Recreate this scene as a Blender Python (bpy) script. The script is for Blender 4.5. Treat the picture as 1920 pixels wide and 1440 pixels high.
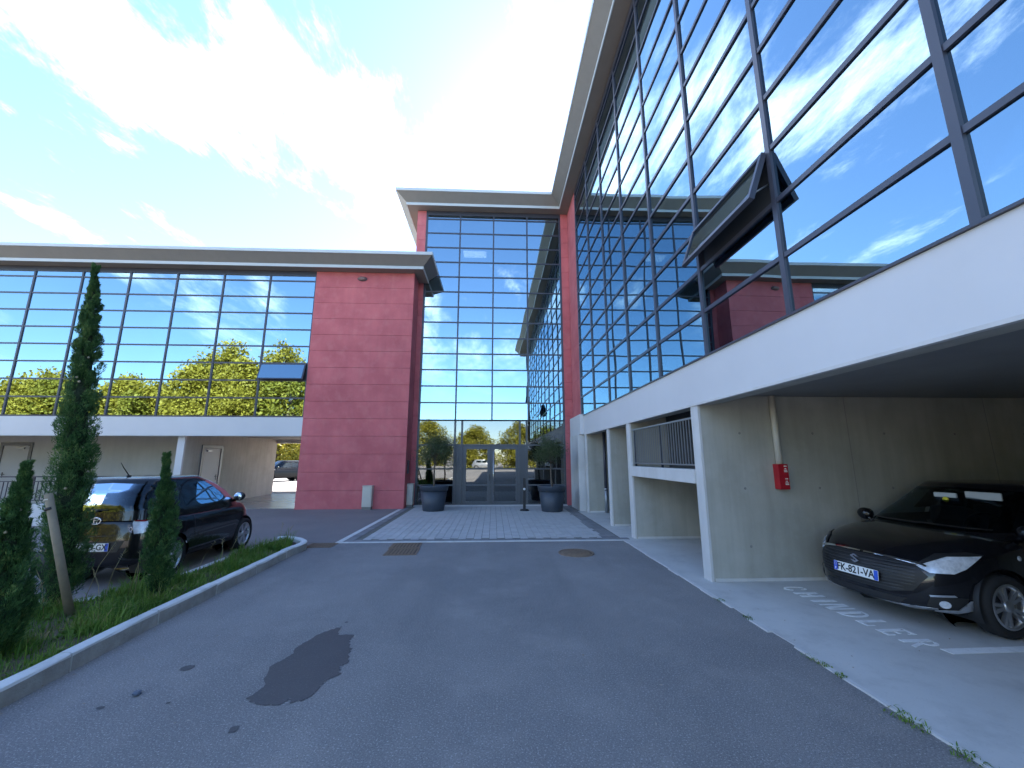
import bpy, bmesh, math, random
import numpy as np
from mathutils import Vector, Matrix
from mathutils.bvhtree import BVHTree

for _o in list(bpy.data.objects):
    bpy.data.objects.remove(_o, do_unlink=True)
SC = bpy.context.scene
COL = SC.collection
R = math.radians
rnd = random.Random(7)

# ---------------------------------------------------------------- camera, sky, sun, exposure
cam_d = bpy.data.cameras.new('camera')
cam_d.sensor_fit = 'HORIZONTAL'
cam_d.sensor_width = 36.0
cam_d.lens = 36.0 * 750 / 1920
cam_d.clip_start = 0.05
cam_d.clip_end = 3000
cam = bpy.data.objects.new('camera', cam_d)
COL.objects.link(cam)
cam.location = (0, 0, 1.8)
cam.rotation_euler = (R(90 + 10.6), 0, R(-2.6))
SC.camera = cam

SUN_EL, SUN_AZ = R(39), R(14)          # azimuth measured from +Y towards +X
w = bpy.data.worlds.new('World')
SC.world = w
w.use_nodes = True
nt = w.node_tree
nt.nodes.clear()
def N(t, kind, **kw):
    n = t.nodes.new(kind)
    for k, v in kw.items():
        setattr(n, k, v)
    return n
sky = N(nt, 'ShaderNodeTexSky', sky_type='NISHITA', sun_disc=False)
sky.sun_elevation = SUN_EL
sky.sun_rotation = SUN_AZ
sky.altitude = 100
sky.air_density = 1.0
sky.dust_density = 0.2
sky.ozone_density = 5.0
bg = N(nt, 'ShaderNodeBackground')
bg.inputs['Strength'].default_value = 0.072
wo = N(nt, 'ShaderNodeOutputWorld')
tc = N(nt, 'ShaderNodeTexCoord')
sep = N(nt, 'ShaderNodeSeparateXYZ')
nt.links.new(tc.outputs['Generated'], sep.inputs[0])
def M(t, op, a, b=None, clamp=False):
    n = N(t, 'ShaderNodeMath', operation=op, use_clamp=clamp)
    for i, v in enumerate((a, b)):
        if v is None:
            continue
        if isinstance(v, (int, float)):
            n.inputs[i].default_value = v
        else:
            t.links.new(v, n.inputs[i])
    return n.outputs[0]
zz = M(nt, 'ADD', M(nt, 'MAXIMUM', sep.outputs[2], 0.0), 0.16)
px_ = M(nt, 'DIVIDE', sep.outputs[0], zz)
py_ = M(nt, 'DIVIDE', sep.outputs[1], zz)
cmb = N(nt, 'ShaderNodeCombineXYZ')
nt.links.new(px_, cmb.inputs[0])
nt.links.new(py_, cmb.inputs[1])
mp = N(nt, 'ShaderNodeMapping')
CLOUD_LOC = (-6.6, -14.3, 0.0)
mp.inputs['Location'].default_value = CLOUD_LOC
mp.inputs['Rotation'].default_value = (0, 0, R(-45))
mp.inputs['Scale'].default_value = (1.15, 0.5, 1)
nt.links.new(cmb.outputs[0], mp.inputs[0])
n1 = N(nt, 'ShaderNodeTexNoise')
n1.inputs['Scale'].default_value = 0.95
n1.inputs['Detail'].default_value = 3
n1.inputs['Roughness'].default_value = 0.5
n1.inputs['Distortion'].default_value = 0.25
n2 = N(nt, 'ShaderNodeTexNoise')
n2.inputs['Scale'].default_value = 4.2
n2.inputs['Detail'].default_value = 9
n2.inputs['Roughness'].default_value = 0.68
n2.inputs['Distortion'].default_value = 0.2
nt.links.new(mp.outputs[0], n1.inputs['Vector'])
nt.links.new(mp.outputs[0], n2.inputs['Vector'])
dens = M(nt, 'ADD', M(nt, 'MULTIPLY', n1.outputs['Fac'], 1.0), M(nt, 'MULTIPLY', n2.outputs['Fac'], 0.62))
mr = N(nt, 'ShaderNodeMapRange', interpolation_type='SMOOTHSTEP')
mr.inputs['From Min'].default_value = 0.82
mr.inputs['From Max'].default_value = 1.04
nt.links.new(dens, mr.inputs['Value'])
fade = N(nt, 'ShaderNodeMapRange', interpolation_type='SMOOTHSTEP')
fade.inputs['From Min'].default_value = 0.10
fade.inputs['From Max'].default_value = 0.42
nt.links.new(sep.outputs[2], fade.inputs['Value'])
cf = M(nt, 'MULTIPLY', M(nt, 'MULTIPLY', mr.outputs[0], fade.outputs[0]), 0.9)
mix = N(nt, 'ShaderNodeMix', data_type='RGBA')
nt.links.new(cf, mix.inputs[0])
nt.links.new(sky.outputs[0], mix.inputs[6])
mix.inputs[7].default_value = (9.8, 10.2, 11.0, 1)
nt.links.new(mix.outputs[2], bg.inputs[0])
nt.links.new(bg.outputs[0], wo.inputs[0])

sun_d = bpy.data.lights.new('sun', 'SUN')
sun_d.energy = 4.2
sun_d.angle = R(0.5)
sun_d.color = (1.0, 0.94, 0.84)
sun = bpy.data.objects.new('sun', sun_d)
COL.objects.link(sun)
sd = Vector((math.sin(SUN_AZ) * math.cos(SUN_EL), math.cos(SUN_AZ) * math.cos(SUN_EL), math.sin(SUN_EL)))
sun.rotation_euler = sd.to_track_quat('Z', 'Y').to_euler()
sun.location = (10, 40, 50)

SC.view_settings.view_transform = 'Standard'
SC.view_settings.look = 'None'
SC.view_settings.exposure = 3.04
SC.view_settings.gamma = 1.0
SC.view_settings.use_curve_mapping = False
SC.cycles.max_bounces = 8
SC.cycles.diffuse_bounces = 4
SC.cycles.glossy_bounces = 5
SC.cycles.transparent_max_bounces = 10
SC.cycles.use_denoising = True

# ---------------------------------------------------------------- object helpers
WM = {}
def link(o, parent=None, world=None):
    COL.objects.link(o)
    if parent is not None:
        o.parent = parent
        pm = WM.get(parent.name)
        if pm is not None:
            o.matrix_parent_inverse = pm.inverted()
    return o
def empty(name, loc, label, cat, group=None, rotz=0.0, local=False):
    o = bpy.data.objects.new(name, None)
    o.empty_display_size = 0.3
    o.location = loc
    o.rotation_euler = (0, 0, rotz)
    COL.objects.link(o)
    if not local:                       # children are written in world coordinates
        WM[o.name] = Matrix.Translation(loc) @ Matrix.Rotation(rotz, 4, 'Z')
    tag(o, label, cat, group)
    return o
def tag(o, label=None, cat=None, group=None, kind=None):
    if label: o['label'] = label
    if cat: o['category'] = cat
    if group: o['group'] = group
    if kind: o['kind'] = kind
    return o

class MB:
    """collects geometry for one mesh object"""
    def __init__(s):
        s.v, s.f, s.sm = [], [], []
    def add(s, vs, fs, smooth=False):
        b = len(s.v)
        s.v += [tuple(p) for p in vs]
        s.f += [tuple(i + b for i in f) for f in fs]
        s.sm += [smooth] * len(fs)
        return s
    def box(s, x0, x1, y0, y1, z0, z1, m=None):
        vs = [Vector((x, y, z)) for z in (z0, z1) for y in (y0, y1) for x in (x0, x1)]
        if m is not None: vs = [m @ p for p in vs]
        return s.add(vs, [(0, 2, 3, 1), (4, 5, 7, 6), (0, 1, 5, 4), (2, 6, 7, 3), (0, 4, 6, 2), (1, 3, 7, 5)])
    def bevbox(s, x0, x1, y0, y1, z0, z1, b=0.01, m=None):
        bm = bmesh.new()
        bmesh.ops.create_cube(bm, size=1)
        for p in bm.verts:
            p.co = Vector(((x0 + x1) / 2 + p.co.x * (x1 - x0), (y0 + y1) / 2 + p.co.y * (y1 - y0), (z0 + z1) / 2 + p.co.z * (z1 - z0)))
        bmesh.ops.bevel(bm, geom=list(bm.edges), offset=b, segments=2, affect='EDGES', profile=0.6)
        bm.verts.index_update()
        vs = [p.co.copy() for p in bm.verts]
        if m is not None: vs = [m @ p for p in vs]
        s.add(vs, [[q.index for q in f.verts] for f in bm.faces])
        bm.free()
        return s
    def tube(s, pts, r, n=8, cap=True, smooth=True):
        pts = [Vector(p) for p in pts]
        rs = r if isinstance(r, (list, tuple)) else [r] * len(pts)
        vs, fs = [], []
        up = Vector((0, 0, 1))
        for i, p in enumerate(pts):
            a = pts[max(i - 1, 0)]; b = pts[min(i + 1, len(pts) - 1)]
            d = (b - a).normalized()
            ref = up if abs(d.z) < 0.9 else Vector((1, 0, 0))
            e1 = d.cross(ref).normalized(); e2 = d.cross(e1).normalized()
            for k in range(n):
                t = 2 * math.pi * k / n
                vs.append(p + (e1 * math.cos(t) + e2 * math.sin(t)) * rs[i])
        for i in range(len(pts) - 1):
            for k in range(n):
                k2 = (k + 1) % n
                fs.append((i * n + k, i * n + k2, (i + 1) * n + k2, (i + 1) * n + k))
        s.add(vs, fs, smooth)
        if cap:
            b = len(s.v) - len(vs)
            s.f += [tuple(b + k for k in range(n))[::-1], tuple(b + (len(pts) - 1) * n + k for k in range(n))]
            s.sm += [False, False]
        return s
    def lathe(s, prof, n=24, m=None, smooth=True, closed=False):
        vs, fs = [], []
        for (r, z) in prof:
            for k in range(n):
                t = 2 * math.pi * k / n
                p = Vector((r * math.cos(t), r * math.sin(t), z))
                vs.append(m @ p if m is not None else p)
        L = len(prof)
        for i in range(L - 1 + (1 if closed else 0)):
            j = (i + 1) % L
            for k in range(n):
                k2 = (k + 1) % n
                fs.append((i * n + k, i * n + k2, j * n + k2, j * n + k))
        s.add(vs, fs, smooth)
        return s
    def prism(s, poly, z0, z1, m=None):
        n = len(poly)
        vs = [Vector((x, y, z0)) for x, y in poly] + [Vector((x, y, z1)) for x, y in poly]
        if m is not None: vs = [m @ p for p in vs]
        fs = [tuple(range(n))[::-1], tuple(range(n, 2 * n))] + [(i, (i + 1) % n, n + (i + 1) % n, n + i) for i in range(n)]
        return s.add(vs, fs)
    def mesh(s, name):
        me = bpy.data.meshes.new(name)
        me.from_pydata(s.v, [], s.f)
        me.polygons.foreach_set('use_smooth', s.sm)
        me.update()
        return me
    def build(s, name, mat, parent=None):
        me = s.mesh(name)
        me.materials.append(mat)
        o = bpy.data.objects.new(name, me)
        link(o, parent)
        return o
def inst(name, me, parent, loc=(0, 0, 0), rot=(0, 0, 0), scale=(1, 1, 1)):
    o = bpy.data.objects.new(name, me)
    o.location = loc; o.rotation_euler = rot; o.scale = scale
    return link(o, parent)
def np_mesh(name, V, F, mat, smooth=False):
    """fast mesh from numpy arrays, F is (n,3) or (n,4)"""
    me = bpy.data.meshes.new(name)
    k = F.shape[1]
    me.vertices.add(len(V)); me.vertices.foreach_set('co', V.astype(np.float32).ravel())
    me.loops.add(F.size); me.loops.foreach_set('vertex_index', F.astype(np.int32).ravel())
    me.polygons.add(len(F))
    me.polygons.foreach_set('loop_start', np.arange(0, F.size, k, dtype=np.int32))
    me.polygons.foreach_set('loop_total', np.full(len(F), k, dtype=np.int32))
    me.update(calc_edges=True)
    if smooth: me.polygons.foreach_set('use_smooth', np.ones(len(F), dtype=bool))
    me.materials.append(mat)
    return me
def text_mesh(s, size, spacing=1.0, bold=0.0):
    cu = bpy.data.curves.new('lettering', 'FONT')
    cu.body = s; cu.size = size; cu.space_character = spacing
    cu.align_x = 'CENTER'; cu.align_y = 'CENTER'
    cu.offset = bold
    cu.resolution_u = 4
    o = bpy.data.objects.new('lettering', cu)
    COL.objects.link(o)
    dg = bpy.context.evaluated_depsgraph_get()
    me = bpy.data.meshes.new_from_object(o.evaluated_get(dg))
    bpy.data.objects.remove(o, do_unlink=True)
    return me

# ---------------------------------------------------------------- materials
MATS = {}
def mat(name, col, rough=0.6, metal=0.0, spec=0.5, noise=None, bump=None, coat=0.0, streak=None, rvar=0.0, emis=None, dirt=None, speck=None, speck2=None, track=None, patchy=None):
    """noise=(scale, amount[, colour2]); bump=(scale, strength, distance); streak=(amount); dirt=(scale, amount, colour)"""
    if name in MATS: return MATS[name]
    m = bpy.data.materials.new(name); m.use_nodes = True
    t = m.node_tree; b = t.nodes['Principled BSDF']
    b.inputs['Base Color'].default_value = (*col, 1)
    b.inputs['Roughness'].default_value = rough
    b.inputs['Metallic'].default_value = metal
    b.inputs['Specular IOR Level'].default_value = spec
    b.inputs['Coat Weight'].default_value = coat
    b.inputs['Coat Roughness'].default_value = 0.03
    geo = N(t, 'ShaderNodeNewGeometry')
    cur = None
    def mixc(fac, a, bcol):
        n = N(t, 'ShaderNodeMix', data_type='RGBA')
        t.links.new(fac, n.inputs[0])
        if a is None: n.inputs[6].default_value = (*col, 1)
        else: t.links.new(a, n.inputs[6])
        n.inputs[7].default_value = (*bcol, 1)
        return n.outputs[2]
    def tex(scale, detail=6, rg=0.6, stretch=None):
        n = N(t, 'ShaderNodeTexNoise')
        n.inputs['Scale'].default_value = scale; n.inputs['Detail'].default_value = detail; n.inputs['Roughness'].default_value = rg
        if stretch:
            mpn = N(t, 'ShaderNodeMapping'); mpn.inputs['Scale'].default_value = stretch
            t.links.new(geo.outputs['Position'], mpn.inputs[0]); t.links.new(mpn.outputs[0], n.inputs['Vector'])
        else:
            t.links.new(geo.outputs['Position'], n.inputs['Vector'])
        return n.outputs['Fac']
    def ramp(fac, lo, hi, amt):
        n = N(t, 'ShaderNodeMapRange'); n.inputs['From Min'].default_value = lo; n.inputs['From Max'].default_value = hi
        n.inputs['To Max'].default_value = amt
        t.links.new(fac, n.inputs['Value'])
        return n.outputs[0]
    if noise:
        c2 = noise[2] if len(noise) > 2 else tuple(c * 0.6 for c in col)
        cur = mixc(ramp(tex(noise[0]), 0.35, 0.65, noise[1]), cur, c2)
    if dirt:
        cur = mixc(ramp(tex(dirt[0], 8, 0.65), 0.5, 0.72, dirt[1]), cur, dirt[2])
    if streak:
        cur = mixc(ramp(tex(5.0, 5, 0.6, (1, 1, 0.09)), 0.42, 0.75, streak[0]), cur, streak[1])
    if track:
        cur = mixc(ramp(tex(1.1, 4, 0.55, (1.0, 0.10, 1)), 0.46, 0.70, track[0]), cur, track[1])
    if speck2:
        cur = mixc(ramp(tex(speck2[0], 2, 0.5), 0.56, 0.70, speck2[1]), cur, speck2[2])
    if speck:
        cur = mixc(ramp(tex(speck[0], 2, 0.5), speck[3] if len(speck) > 3 else 0.62, 0.75, speck[1]), cur, speck[2])
    if rvar:
        oi = N(t, 'ShaderNodeObjectInfo')
        hs = N(t, 'ShaderNodeHueSaturation')
        v = N(t, 'ShaderNodeMapRange'); v.inputs['To Min'].default_value = 1 - rvar; v.inputs['To Max'].default_value = 1 + rvar
        t.links.new(oi.outputs['Random'], v.inputs['Value']); t.links.new(v.outputs[0], hs.inputs['Value'])
        if cur is None: hs.inputs['Color'].default_value = (*col, 1)
        else: t.links.new(cur, hs.inputs['Color'])
        cur = hs.outputs[0]
    if cur is not None: t.links.new(cur, b.inputs['Base Color'])
    if bump:
        bn = N(t, 'ShaderNodeBump'); bn.inputs['Strength'].default_value = bump[1]; bn.inputs['Distance'].default_value = bump[2]
        t.links.new(tex(bump[0], 4, 0.6), bn.inputs['Height']); t.links.new(bn.outputs[0], b.inputs['Normal'])
    if emis:
        b.inputs['Emission Color'].default_value = (*emis[0], 1); b.inputs['Emission Strength'].default_value = emis[1]
    MATS[name] = m
    return m

asphalt = mat('asphalt', (0.275, 0.258, 0.25), 0.88, noise=(0.28, 0.95, (0.185, 0.178, 0.18)), dirt=(1.3, 0.6, (0.33, 0.305, 0.285)), track=(0.5, (0.16, 0.156, 0.156)), speck=(80, 0.85, (0.50, 0.49, 0.47), 0.55), speck2=(100, 0.7, (0.085, 0.085, 0.088)), bump=(150, 1.0, 0.009), spec=0.3)
asphalt_old = mat('asphalt_old', (0.215, 0.19, 0.185), 0.9, noise=(0.6, 0.6, (0.165, 0.15, 0.15)), speck=(75, 0.6, (0.33, 0.31, 0.30), 0.55), bump=(120, 0.7, 0.007), spec=0.3)
asphalt_wet = mat('asphalt_wet', (0.075, 0.073, 0.076), 0.65, noise=(3, 0.5, (0.06, 0.06, 0.063)), speck=(75, 0.5, (0.13, 0.13, 0.13), 0.54), bump=(170, 0.4, 0.004), spec=0.35)
concrete_floor = mat('concrete_floor', (0.56, 0.55, 0.525), 0.62, noise=(0.8, 0.6, (0.44, 0.434, 0.416)), dirt=(2.2, 0.55, (0.34, 0.33, 0.315)), speck=(60, 0.25, (0.26, 0.25, 0.24)), bump=(40, 0.15, 0.004))
concrete_wall = mat('concrete_wall', (0.45, 0.435, 0.38), 0.85, noise=(0.9, 0.7, (0.32, 0.315, 0.27)), streak=(0.55, (0.28, 0.27, 0.225)), dirt=(1.6, 0.5, (0.50, 0.495, 0.46)), bump=(25, 0.2, 0.006))
concrete_pale = mat('concrete_pale', (0.62, 0.61, 0.60), 0.8, noise=(2.0, 0.5, (0.5, 0.49, 0.47)), streak=(0.35, (0.42, 0.41, 0.38)), bump=(30, 0.15, 0.004))
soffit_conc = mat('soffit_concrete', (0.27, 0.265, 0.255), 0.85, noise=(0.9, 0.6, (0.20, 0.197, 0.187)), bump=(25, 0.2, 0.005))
white_paint = mat('white_render', (0.62, 0.62, 0.63), 0.75, noise=(0.5, 0.6, (0.55, 0.55, 0.56)), streak=(0.15, (0.6, 0.59, 0.57)), bump=(60, 0.06, 0.003))
red_render = mat('red_render', (0.58, 0.155, 0.165), 0.9, noise=(1.1, 0.85, (0.45, 0.108, 0.12)), dirt=(2.6, 0.6, (0.58, 0.20, 0.20)), streak=(0.22, (0.33, 0.085, 0.10)), bump=(70, 0.25, 0.004), rvar=0.03)
fascia_grey = mat('fascia_grey', (0.25, 0.235, 0.215), 0.55, noise=(1.2, 0.4, (0.22, 0.205, 0.19)), streak=(0.25, (0.18, 0.17, 0.155)))
trim_pale = mat('trim_pale', (0.50, 0.53, 0.54), 0.4, noise=(2, 0.3, (0.44, 0.47, 0.48)))
soffit_grey = mat('soffit_grey', (0.235, 0.205, 0.175), 0.7, noise=(1.5, 0.4, (0.19, 0.165, 0.14)))
frame_dark = mat('frame_dark', (0.052, 0.056, 0.078), 0.35, spec=0.5, noise=(3, 0.3, (0.045, 0.048, 0.066)))
door_grey = mat('door_grey', (0.075, 0.083, 0.095), 0.4)
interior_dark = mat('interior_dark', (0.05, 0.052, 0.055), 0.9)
interior_pale = mat('interior_pale', (0.45, 0.44, 0.42), 0.9)
lamp_white = mat('lamp_white', (0.8, 0.8, 0.8), 0.6, emis=((1, 0.97, 0.92), 1.1))
black_plastic = mat('black_plastic', (0.018, 0.018, 0.02), 0.5)
blue_grey_plastic = mat('blue_grey_plastic', (0.045, 0.058, 0.078), 0.5, noise=(6, 0.5, (0.035, 0.045, 0.062)))
metal_steel = mat('steel', (0.6, 0.6, 0.6), 0.25, metal=1.0)
galv = mat('galvanised', (0.32, 0.34, 0.36), 0.45, metal=0.7)
cast_iron = mat('cast_iron', (0.24, 0.165, 0.11), 0.8, noise=(14, 0.7, (0.15, 0.105, 0.075)), bump=(60, 0.4, 0.004))
paver_mat = mat('paver', (0.46, 0.452, 0.442), 0.85, noise=(3.5, 0.6, (0.38, 0.375, 0.368)), dirt=(1.1, 0.5, (0.52, 0.51, 0.50)), bump=(80, 0.3, 0.004), rvar=0.06, speck=(120, 0.3, (0.2, 0.2, 0.2)))
paver_dark = mat('paver_dark', (0.22, 0.22, 0.225), 0.85, noise=(4, 0.6, (0.16, 0.16, 0.165)), bump=(80, 0.3, 0.004), rvar=0.12)
joint_sand = mat('joint_sand', (0.17, 0.165, 0.15), 0.95, noise=(6, 0.6, (0.075, 0.085, 0.055)))
kerb_mat = mat('kerb_concrete', (0.66, 0.655, 0.64), 0.88, noise=(4, 0.5, (0.55, 0.545, 0.53)), dirt=(5, 0.55, (0.40, 0.39, 0.37)), bump=(55, 0.45, 0.008), rvar=0.07)
soil = mat('soil', (0.085, 0.068, 0.045), 0.95, noise=(5, 0.7, (0.12, 0.10, 0.065)), bump=(18, 0.8, 0.04))
bark = mat('bark', (0.13, 0.105, 0.08), 0.9, noise=(20, 0.7, (0.07, 0.055, 0.04)), bump=(40, 0.6, 0.01))
wood = mat('stake_wood', (0.27, 0.22, 0.15), 0.8, noise=(9, 0.6, (0.19, 0.155, 0.105)), streak=(0.5, (0.15, 0.12, 0.08)), bump=(40, 0.4, 0.004))
red_paint = mat('red_paint', (0.42, 0.012, 0.022), 0.45, noise=(8, 0.4, (0.33, 0.01, 0.02)))
cream_pvc = mat('cream_pvc', (0.58, 0.55, 0.47), 0.5, noise=(3, 0.4, (0.48, 0.44, 0.36)))
box_cream = mat('box_cream', (0.55, 0.52, 0.45), 0.55, noise=(5, 0.3, (0.47, 0.44, 0.38)))
line_paint = mat('line_paint', (0.8, 0.8, 0.79), 0.7, dirt=(14, 0.6, (0.5, 0.49, 0.47)), noise=(5, 0.4, (0.7, 0.7, 0.69)))
passage_floor_m = mat('passage_floor', (0.30, 0.30, 0.29), 0.22, noise=(0.8, 0.6, (0.22, 0.22, 0.215)), bump=(3, 0.12, 0.01))

def leafmat(name, c, c2, trans=0.25, c3=None, patch=None):
    m = bpy.data.materials.new(name); m.use_nodes = True
    t = m.node_tree; b = t.nodes['Principled BSDF']
    geo = N(t, 'ShaderNodeNewGeometry')
    r = N(t, 'ShaderNodeValToRGB')
    r.color_ramp.elements[0].color = (*c, 1); r.color_ramp.elements[1].color = (*c2, 1)
    if c3:
        e = r.color_ramp.elements.new(0.86); e.color = (*c2, 1)
        r.color_ramp.elements[-1].color = (*c3, 1)
    if patch:       # lighter and browner sprays in patches
        nz = N(t, 'ShaderNodeTexNoise'); nz.inputs['Scale'].default_value = patch; nz.inputs['Detail'].default_value = 3
        t.links.new(geo.outputs['Position'], nz.inputs['Vector'])
        mrn = N(t, 'ShaderNodeMapRange'); mrn.inputs['From Min'].default_value = .34; mrn.inputs['From Max'].default_value = .68; mrn.inputs['To Min'].default_value = -.35; mrn.inputs['To Max'].default_value = .45
        t.links.new(nz.outputs['Fac'], mrn.inputs['Value'])
        t.links.new(M(t, 'ADD', M(t, 'MULTIPLY', geo.outputs['Random Per Island'], .8), mrn.outputs[0], clamp=True), r.inputs[0])
    else:
        t.links.new(geo.outputs['Random Per Island'], r.inputs[0])
    t.links.new(r.outputs[0], b.inputs['Base Color'])
    b.inputs['Roughness'].default_value = 0.6
    b.inputs['Specular IOR Level'].default_value = 0.25
    tr = N(t, 'ShaderNodeBsdfTranslucent'); t.links.new(r.outputs[0], tr.inputs[0])
    mx = N(t, 'ShaderNodeMixShader'); mx.inputs[0].default_value = trans
    out = t.nodes['Material Output']
    t.links.new(b.outputs[0], mx.inputs[1]); t.links.new(tr.outputs[0], mx.inputs[2]); t.links.new(mx.outputs[0], out.inputs[0])
    return m
cypress_leaf = leafmat('cypress_leaf', (0.022, 0.07, 0.026), (0.095, 0.20, 0.06), 0.25, (0.19, 0.27, 0.085), patch=7.0)
grass_leaf = leafmat('grass_leaf', (0.075, 0.16, 0.022), (0.20, 0.31, 0.055), 0.35, (0.34, 0.28, 0.13), patch=3.0)
dry_stalk = leafmat('dry_stalk', (0.30, 0.25, 0.13), (0.38, 0.32, 0.18), 0.2)
olive_leaf = leafmat('olive_leaf', (0.05, 0.075, 0.03), (0.11, 0.14, 0.07), 0.25)
tree_leaf = leafmat('tree_leaf', (0.16, 0.165, 0.02), (0.28, 0.26, 0.035), 0.3)
tree_leaf2 = leafmat('tree_leaf_yellow', (0.24, 0.21, 0.025), (0.36, 0.31, 0.04), 0.3)

def glassmat(name, refl, tint, base, bumpd=0.006, bs=0.55):
    m = bpy.data.materials.new(name); m.use_nodes = True
    t = m.node_tree; t.nodes.clear()
    out = N(t, 'ShaderNodeOutputMaterial')
    geo = N(t, 'ShaderNodeNewGeometry')
    nz = N(t, 'ShaderNodeTexNoise'); nz.inputs['Scale'].default_value = bs; nz.inputs['Detail'].default_value = 1.0
    t.links.new(geo.outputs['Position'], nz.inputs['Vector'])
    bn = N(t, 'ShaderNodeBump'); bn.inputs['Strength'].default_value = 1.0; bn.inputs['Distance'].default_value = bumpd
    t.links.new(nz.outputs['Fac'], bn.inputs['Height'])
    gl = N(t, 'ShaderNodeBsdfGlossy'); gl.inputs['Color'].default_value = (*tint, 1); gl.inputs['Roughness'].default_value = 0.0
    t.links.new(bn.outputs[0], gl.inputs['Normal'])
    tr = N(t, 'ShaderNodeBsdfTransparent'); tr.inputs[0].default_value = (*base, 1)
    lw = N(t, 'ShaderNodeFresnel'); lw.inputs['IOR'].default_value = 1.5
    f = M(t, 'ADD', M(t, 'MULTIPLY', lw.outputs[0], 1 - refl), refl, clamp=True)
    mx = N(t, 'ShaderNodeMixShader')
    t.links.new(f, mx.inputs[0]); t.links.new(tr.outputs[0], mx.inputs[1]); t.links.new(gl.outputs[0], mx.inputs[2])
    t.links.new(mx.outputs[0], out.inputs[0])
    return m
solar_glass = glassmat('solar_glass', 0.38, (0.64, 0.86, 0.98), (0.22, 0.25, 0.27), 0.0065)
door_glass = glassmat('door_glass', 0.16, (0.85, 0.88, 0.88), (0.35, 0.37, 0.38), 0.0015)
car_glass = glassmat('car_glass', 0.0, (0.60, 0.72, 0.85), (0.34, 0.42, 0.45), 0.0)

# ================================================================ ground, paving, kerbs
g_ = MB(); S = 700
g_.add([(-S, -S, 0), (S, -S, 0), (S, S, 0), (-S, S, 0)], [(0, 1, 2, 3)])
ground = tag(g_.build('ground', asphalt, None), 'grey asphalt driveway and yard in front of the office buildings', None, kind='structure')

def sheet(name, poly, z, m, label):
    b = MB(); b.prism(poly, z - 0.03, z)
    return tag(b.build(name, m), label, None, kind='structure')
def wav(y0, y1, x, amp, n, seed):
    q = random.Random(seed)
    return [(x + q.uniform(-amp, amp), y0 + (y1 - y0) * i / n) for i in range(n + 1)]
parking_floor = sheet('parking_floor', [(9.4, -6), (9.4, 14.4)] + wav(14.4, -6, 2.955, 0.012, 70, 3), 0.008, concrete_floor, 'pale concrete floor of the parking bays under the building')
passage = sheet('passage_floor', [(-11.6, 15.65), (-7.1, 15.65), (-7.1, 22.2), (-11.6, 22.2)], 0.006, passage_floor_m, 'shiny grey floor of the drive-through passage')
yard = sheet('parking_yard', [(-60, -6), (-5.9, -6), (-5.9, 4.6), (-4.75, 6.2), (-4.75, 9.0), (-3.9, 9.42), (-3.45, 9.36), (-3.45, 15.6), (-60, 15.6)], 0.004, asphalt_old, 'older brownish asphalt of the parking yard beside the red block')

# concrete lip between asphalt and parking slab
lip = MB()
q = random.Random(5)
for i in range(44):
    y0 = -6 + i * 0.35; y1 = y0 + 0.35
    if q.random() < 0.16 and y0 > 1: continue
    w_ = q.uniform(0.018, 0.045)
    lip.box(2.945 - w_, 2.955 + q.uniform(0, .01), y0, y1, -0.02, 0.011 + q.uniform(0, 0.005))
tag(lip.build('slab_edge', concrete_pale), 'thin pale concrete edge strip between asphalt and parking floor', None, kind='structure')

# entrance paving
pav = MB(); pav.box(-3.36, 2.95, 9.33, 16.2, -0.02, 0.003)
paving = tag(pav.build('entrance_paving', joint_sand), 'block paving in front of the glass entrance doors', None, kind='structure')
PX, PY, GAP = 0.178, 0.203, 0.009
pm = MB(); pm.bevbox(-PX / 2 + GAP / 2, PX / 2 - GAP / 2, -PY / 2 + GAP / 2, PY / 2 - GAP / 2, -0.03, 0.012, 0.004)
paver_me = pm.mesh('paver'); paver_me.materials.append(paver_mat)
cells = []
x = -2.93
ci = 0
while x < 2.50:
    y = 9.62 + (PY / 2 if ci % 2 else 0)
    while y < 15.95:
        cells.append((y, x + PX / 2)); y += PY
    x += PX; ci += 1
cells.sort(key=lambda c: c[0])
q = random.Random(11)
rest = MB()
for i, (y, xx) in enumerate(cells):
    dz = 0.003 + q.uniform(-0.002, 0.003)
    if i < 300:
        inst('paver', paver_me, paving, (xx, y + PY / 2, dz), (q.uniform(-.008, .008), q.uniform(-.008, .008), q.uniform(-.012, .012)))
    else:
        rest.box(xx - PX / 2 + GAP / 2, xx + PX / 2 - GAP / 2, y + GAP / 2, y + PY - GAP / 2, -0.02, 0.012 + dz)
tag(rest.build('paver_field', paver_mat, paving), kind='stuff')
db = MB(); db.bevbox(-0.096, 0.096, -0.096, 0.096, -0.03, 0.012, 0.004)
dark_me = db.mesh('border_paver'); dark_me.materials.append(paver_dark)
k = 0
for i in range(31):
    inst('border_paver', dark_me, paving, (-2.99 + i * 0.2 - 0.0, 9.515, 0.003), (0, 0, q.uniform(-.01, .01)))
for i in range(32):
    inst('border_paver', dark_me, paving, (-3.19, 9.515 + i * 0.2, 0.003), (0, 0, q.uniform(-.01, .01)))
for i in range(32):
    inst('border_paver', dark_me, paving, (2.615, 9.715 + i * 0.2, 0.003), (0, 0, q.uniform(-.01, .01)))
    inst('border_paver', dark_me, paving, (2.815, 9.715 + i * 0.2, 0.003), (0, 0, q.uniform(-.01, .01)))
e = MB()
e.bevbox(-3.42, 2.95, 9.32, 9.405, -0.03, 0.014, 0.004)
e.bevbox(-3.42, -3.30, 9.41, 15.2, -0.03, 0.014, 0.004)
e.build('edging_strip', kerb_mat, paving)
th = MB(); th.bevbox(-3.06, 2.9, 16.02, 16.28, -0.03, 0.035, 0.006)
th.build('door_sill', concrete_pale, paving)

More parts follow.
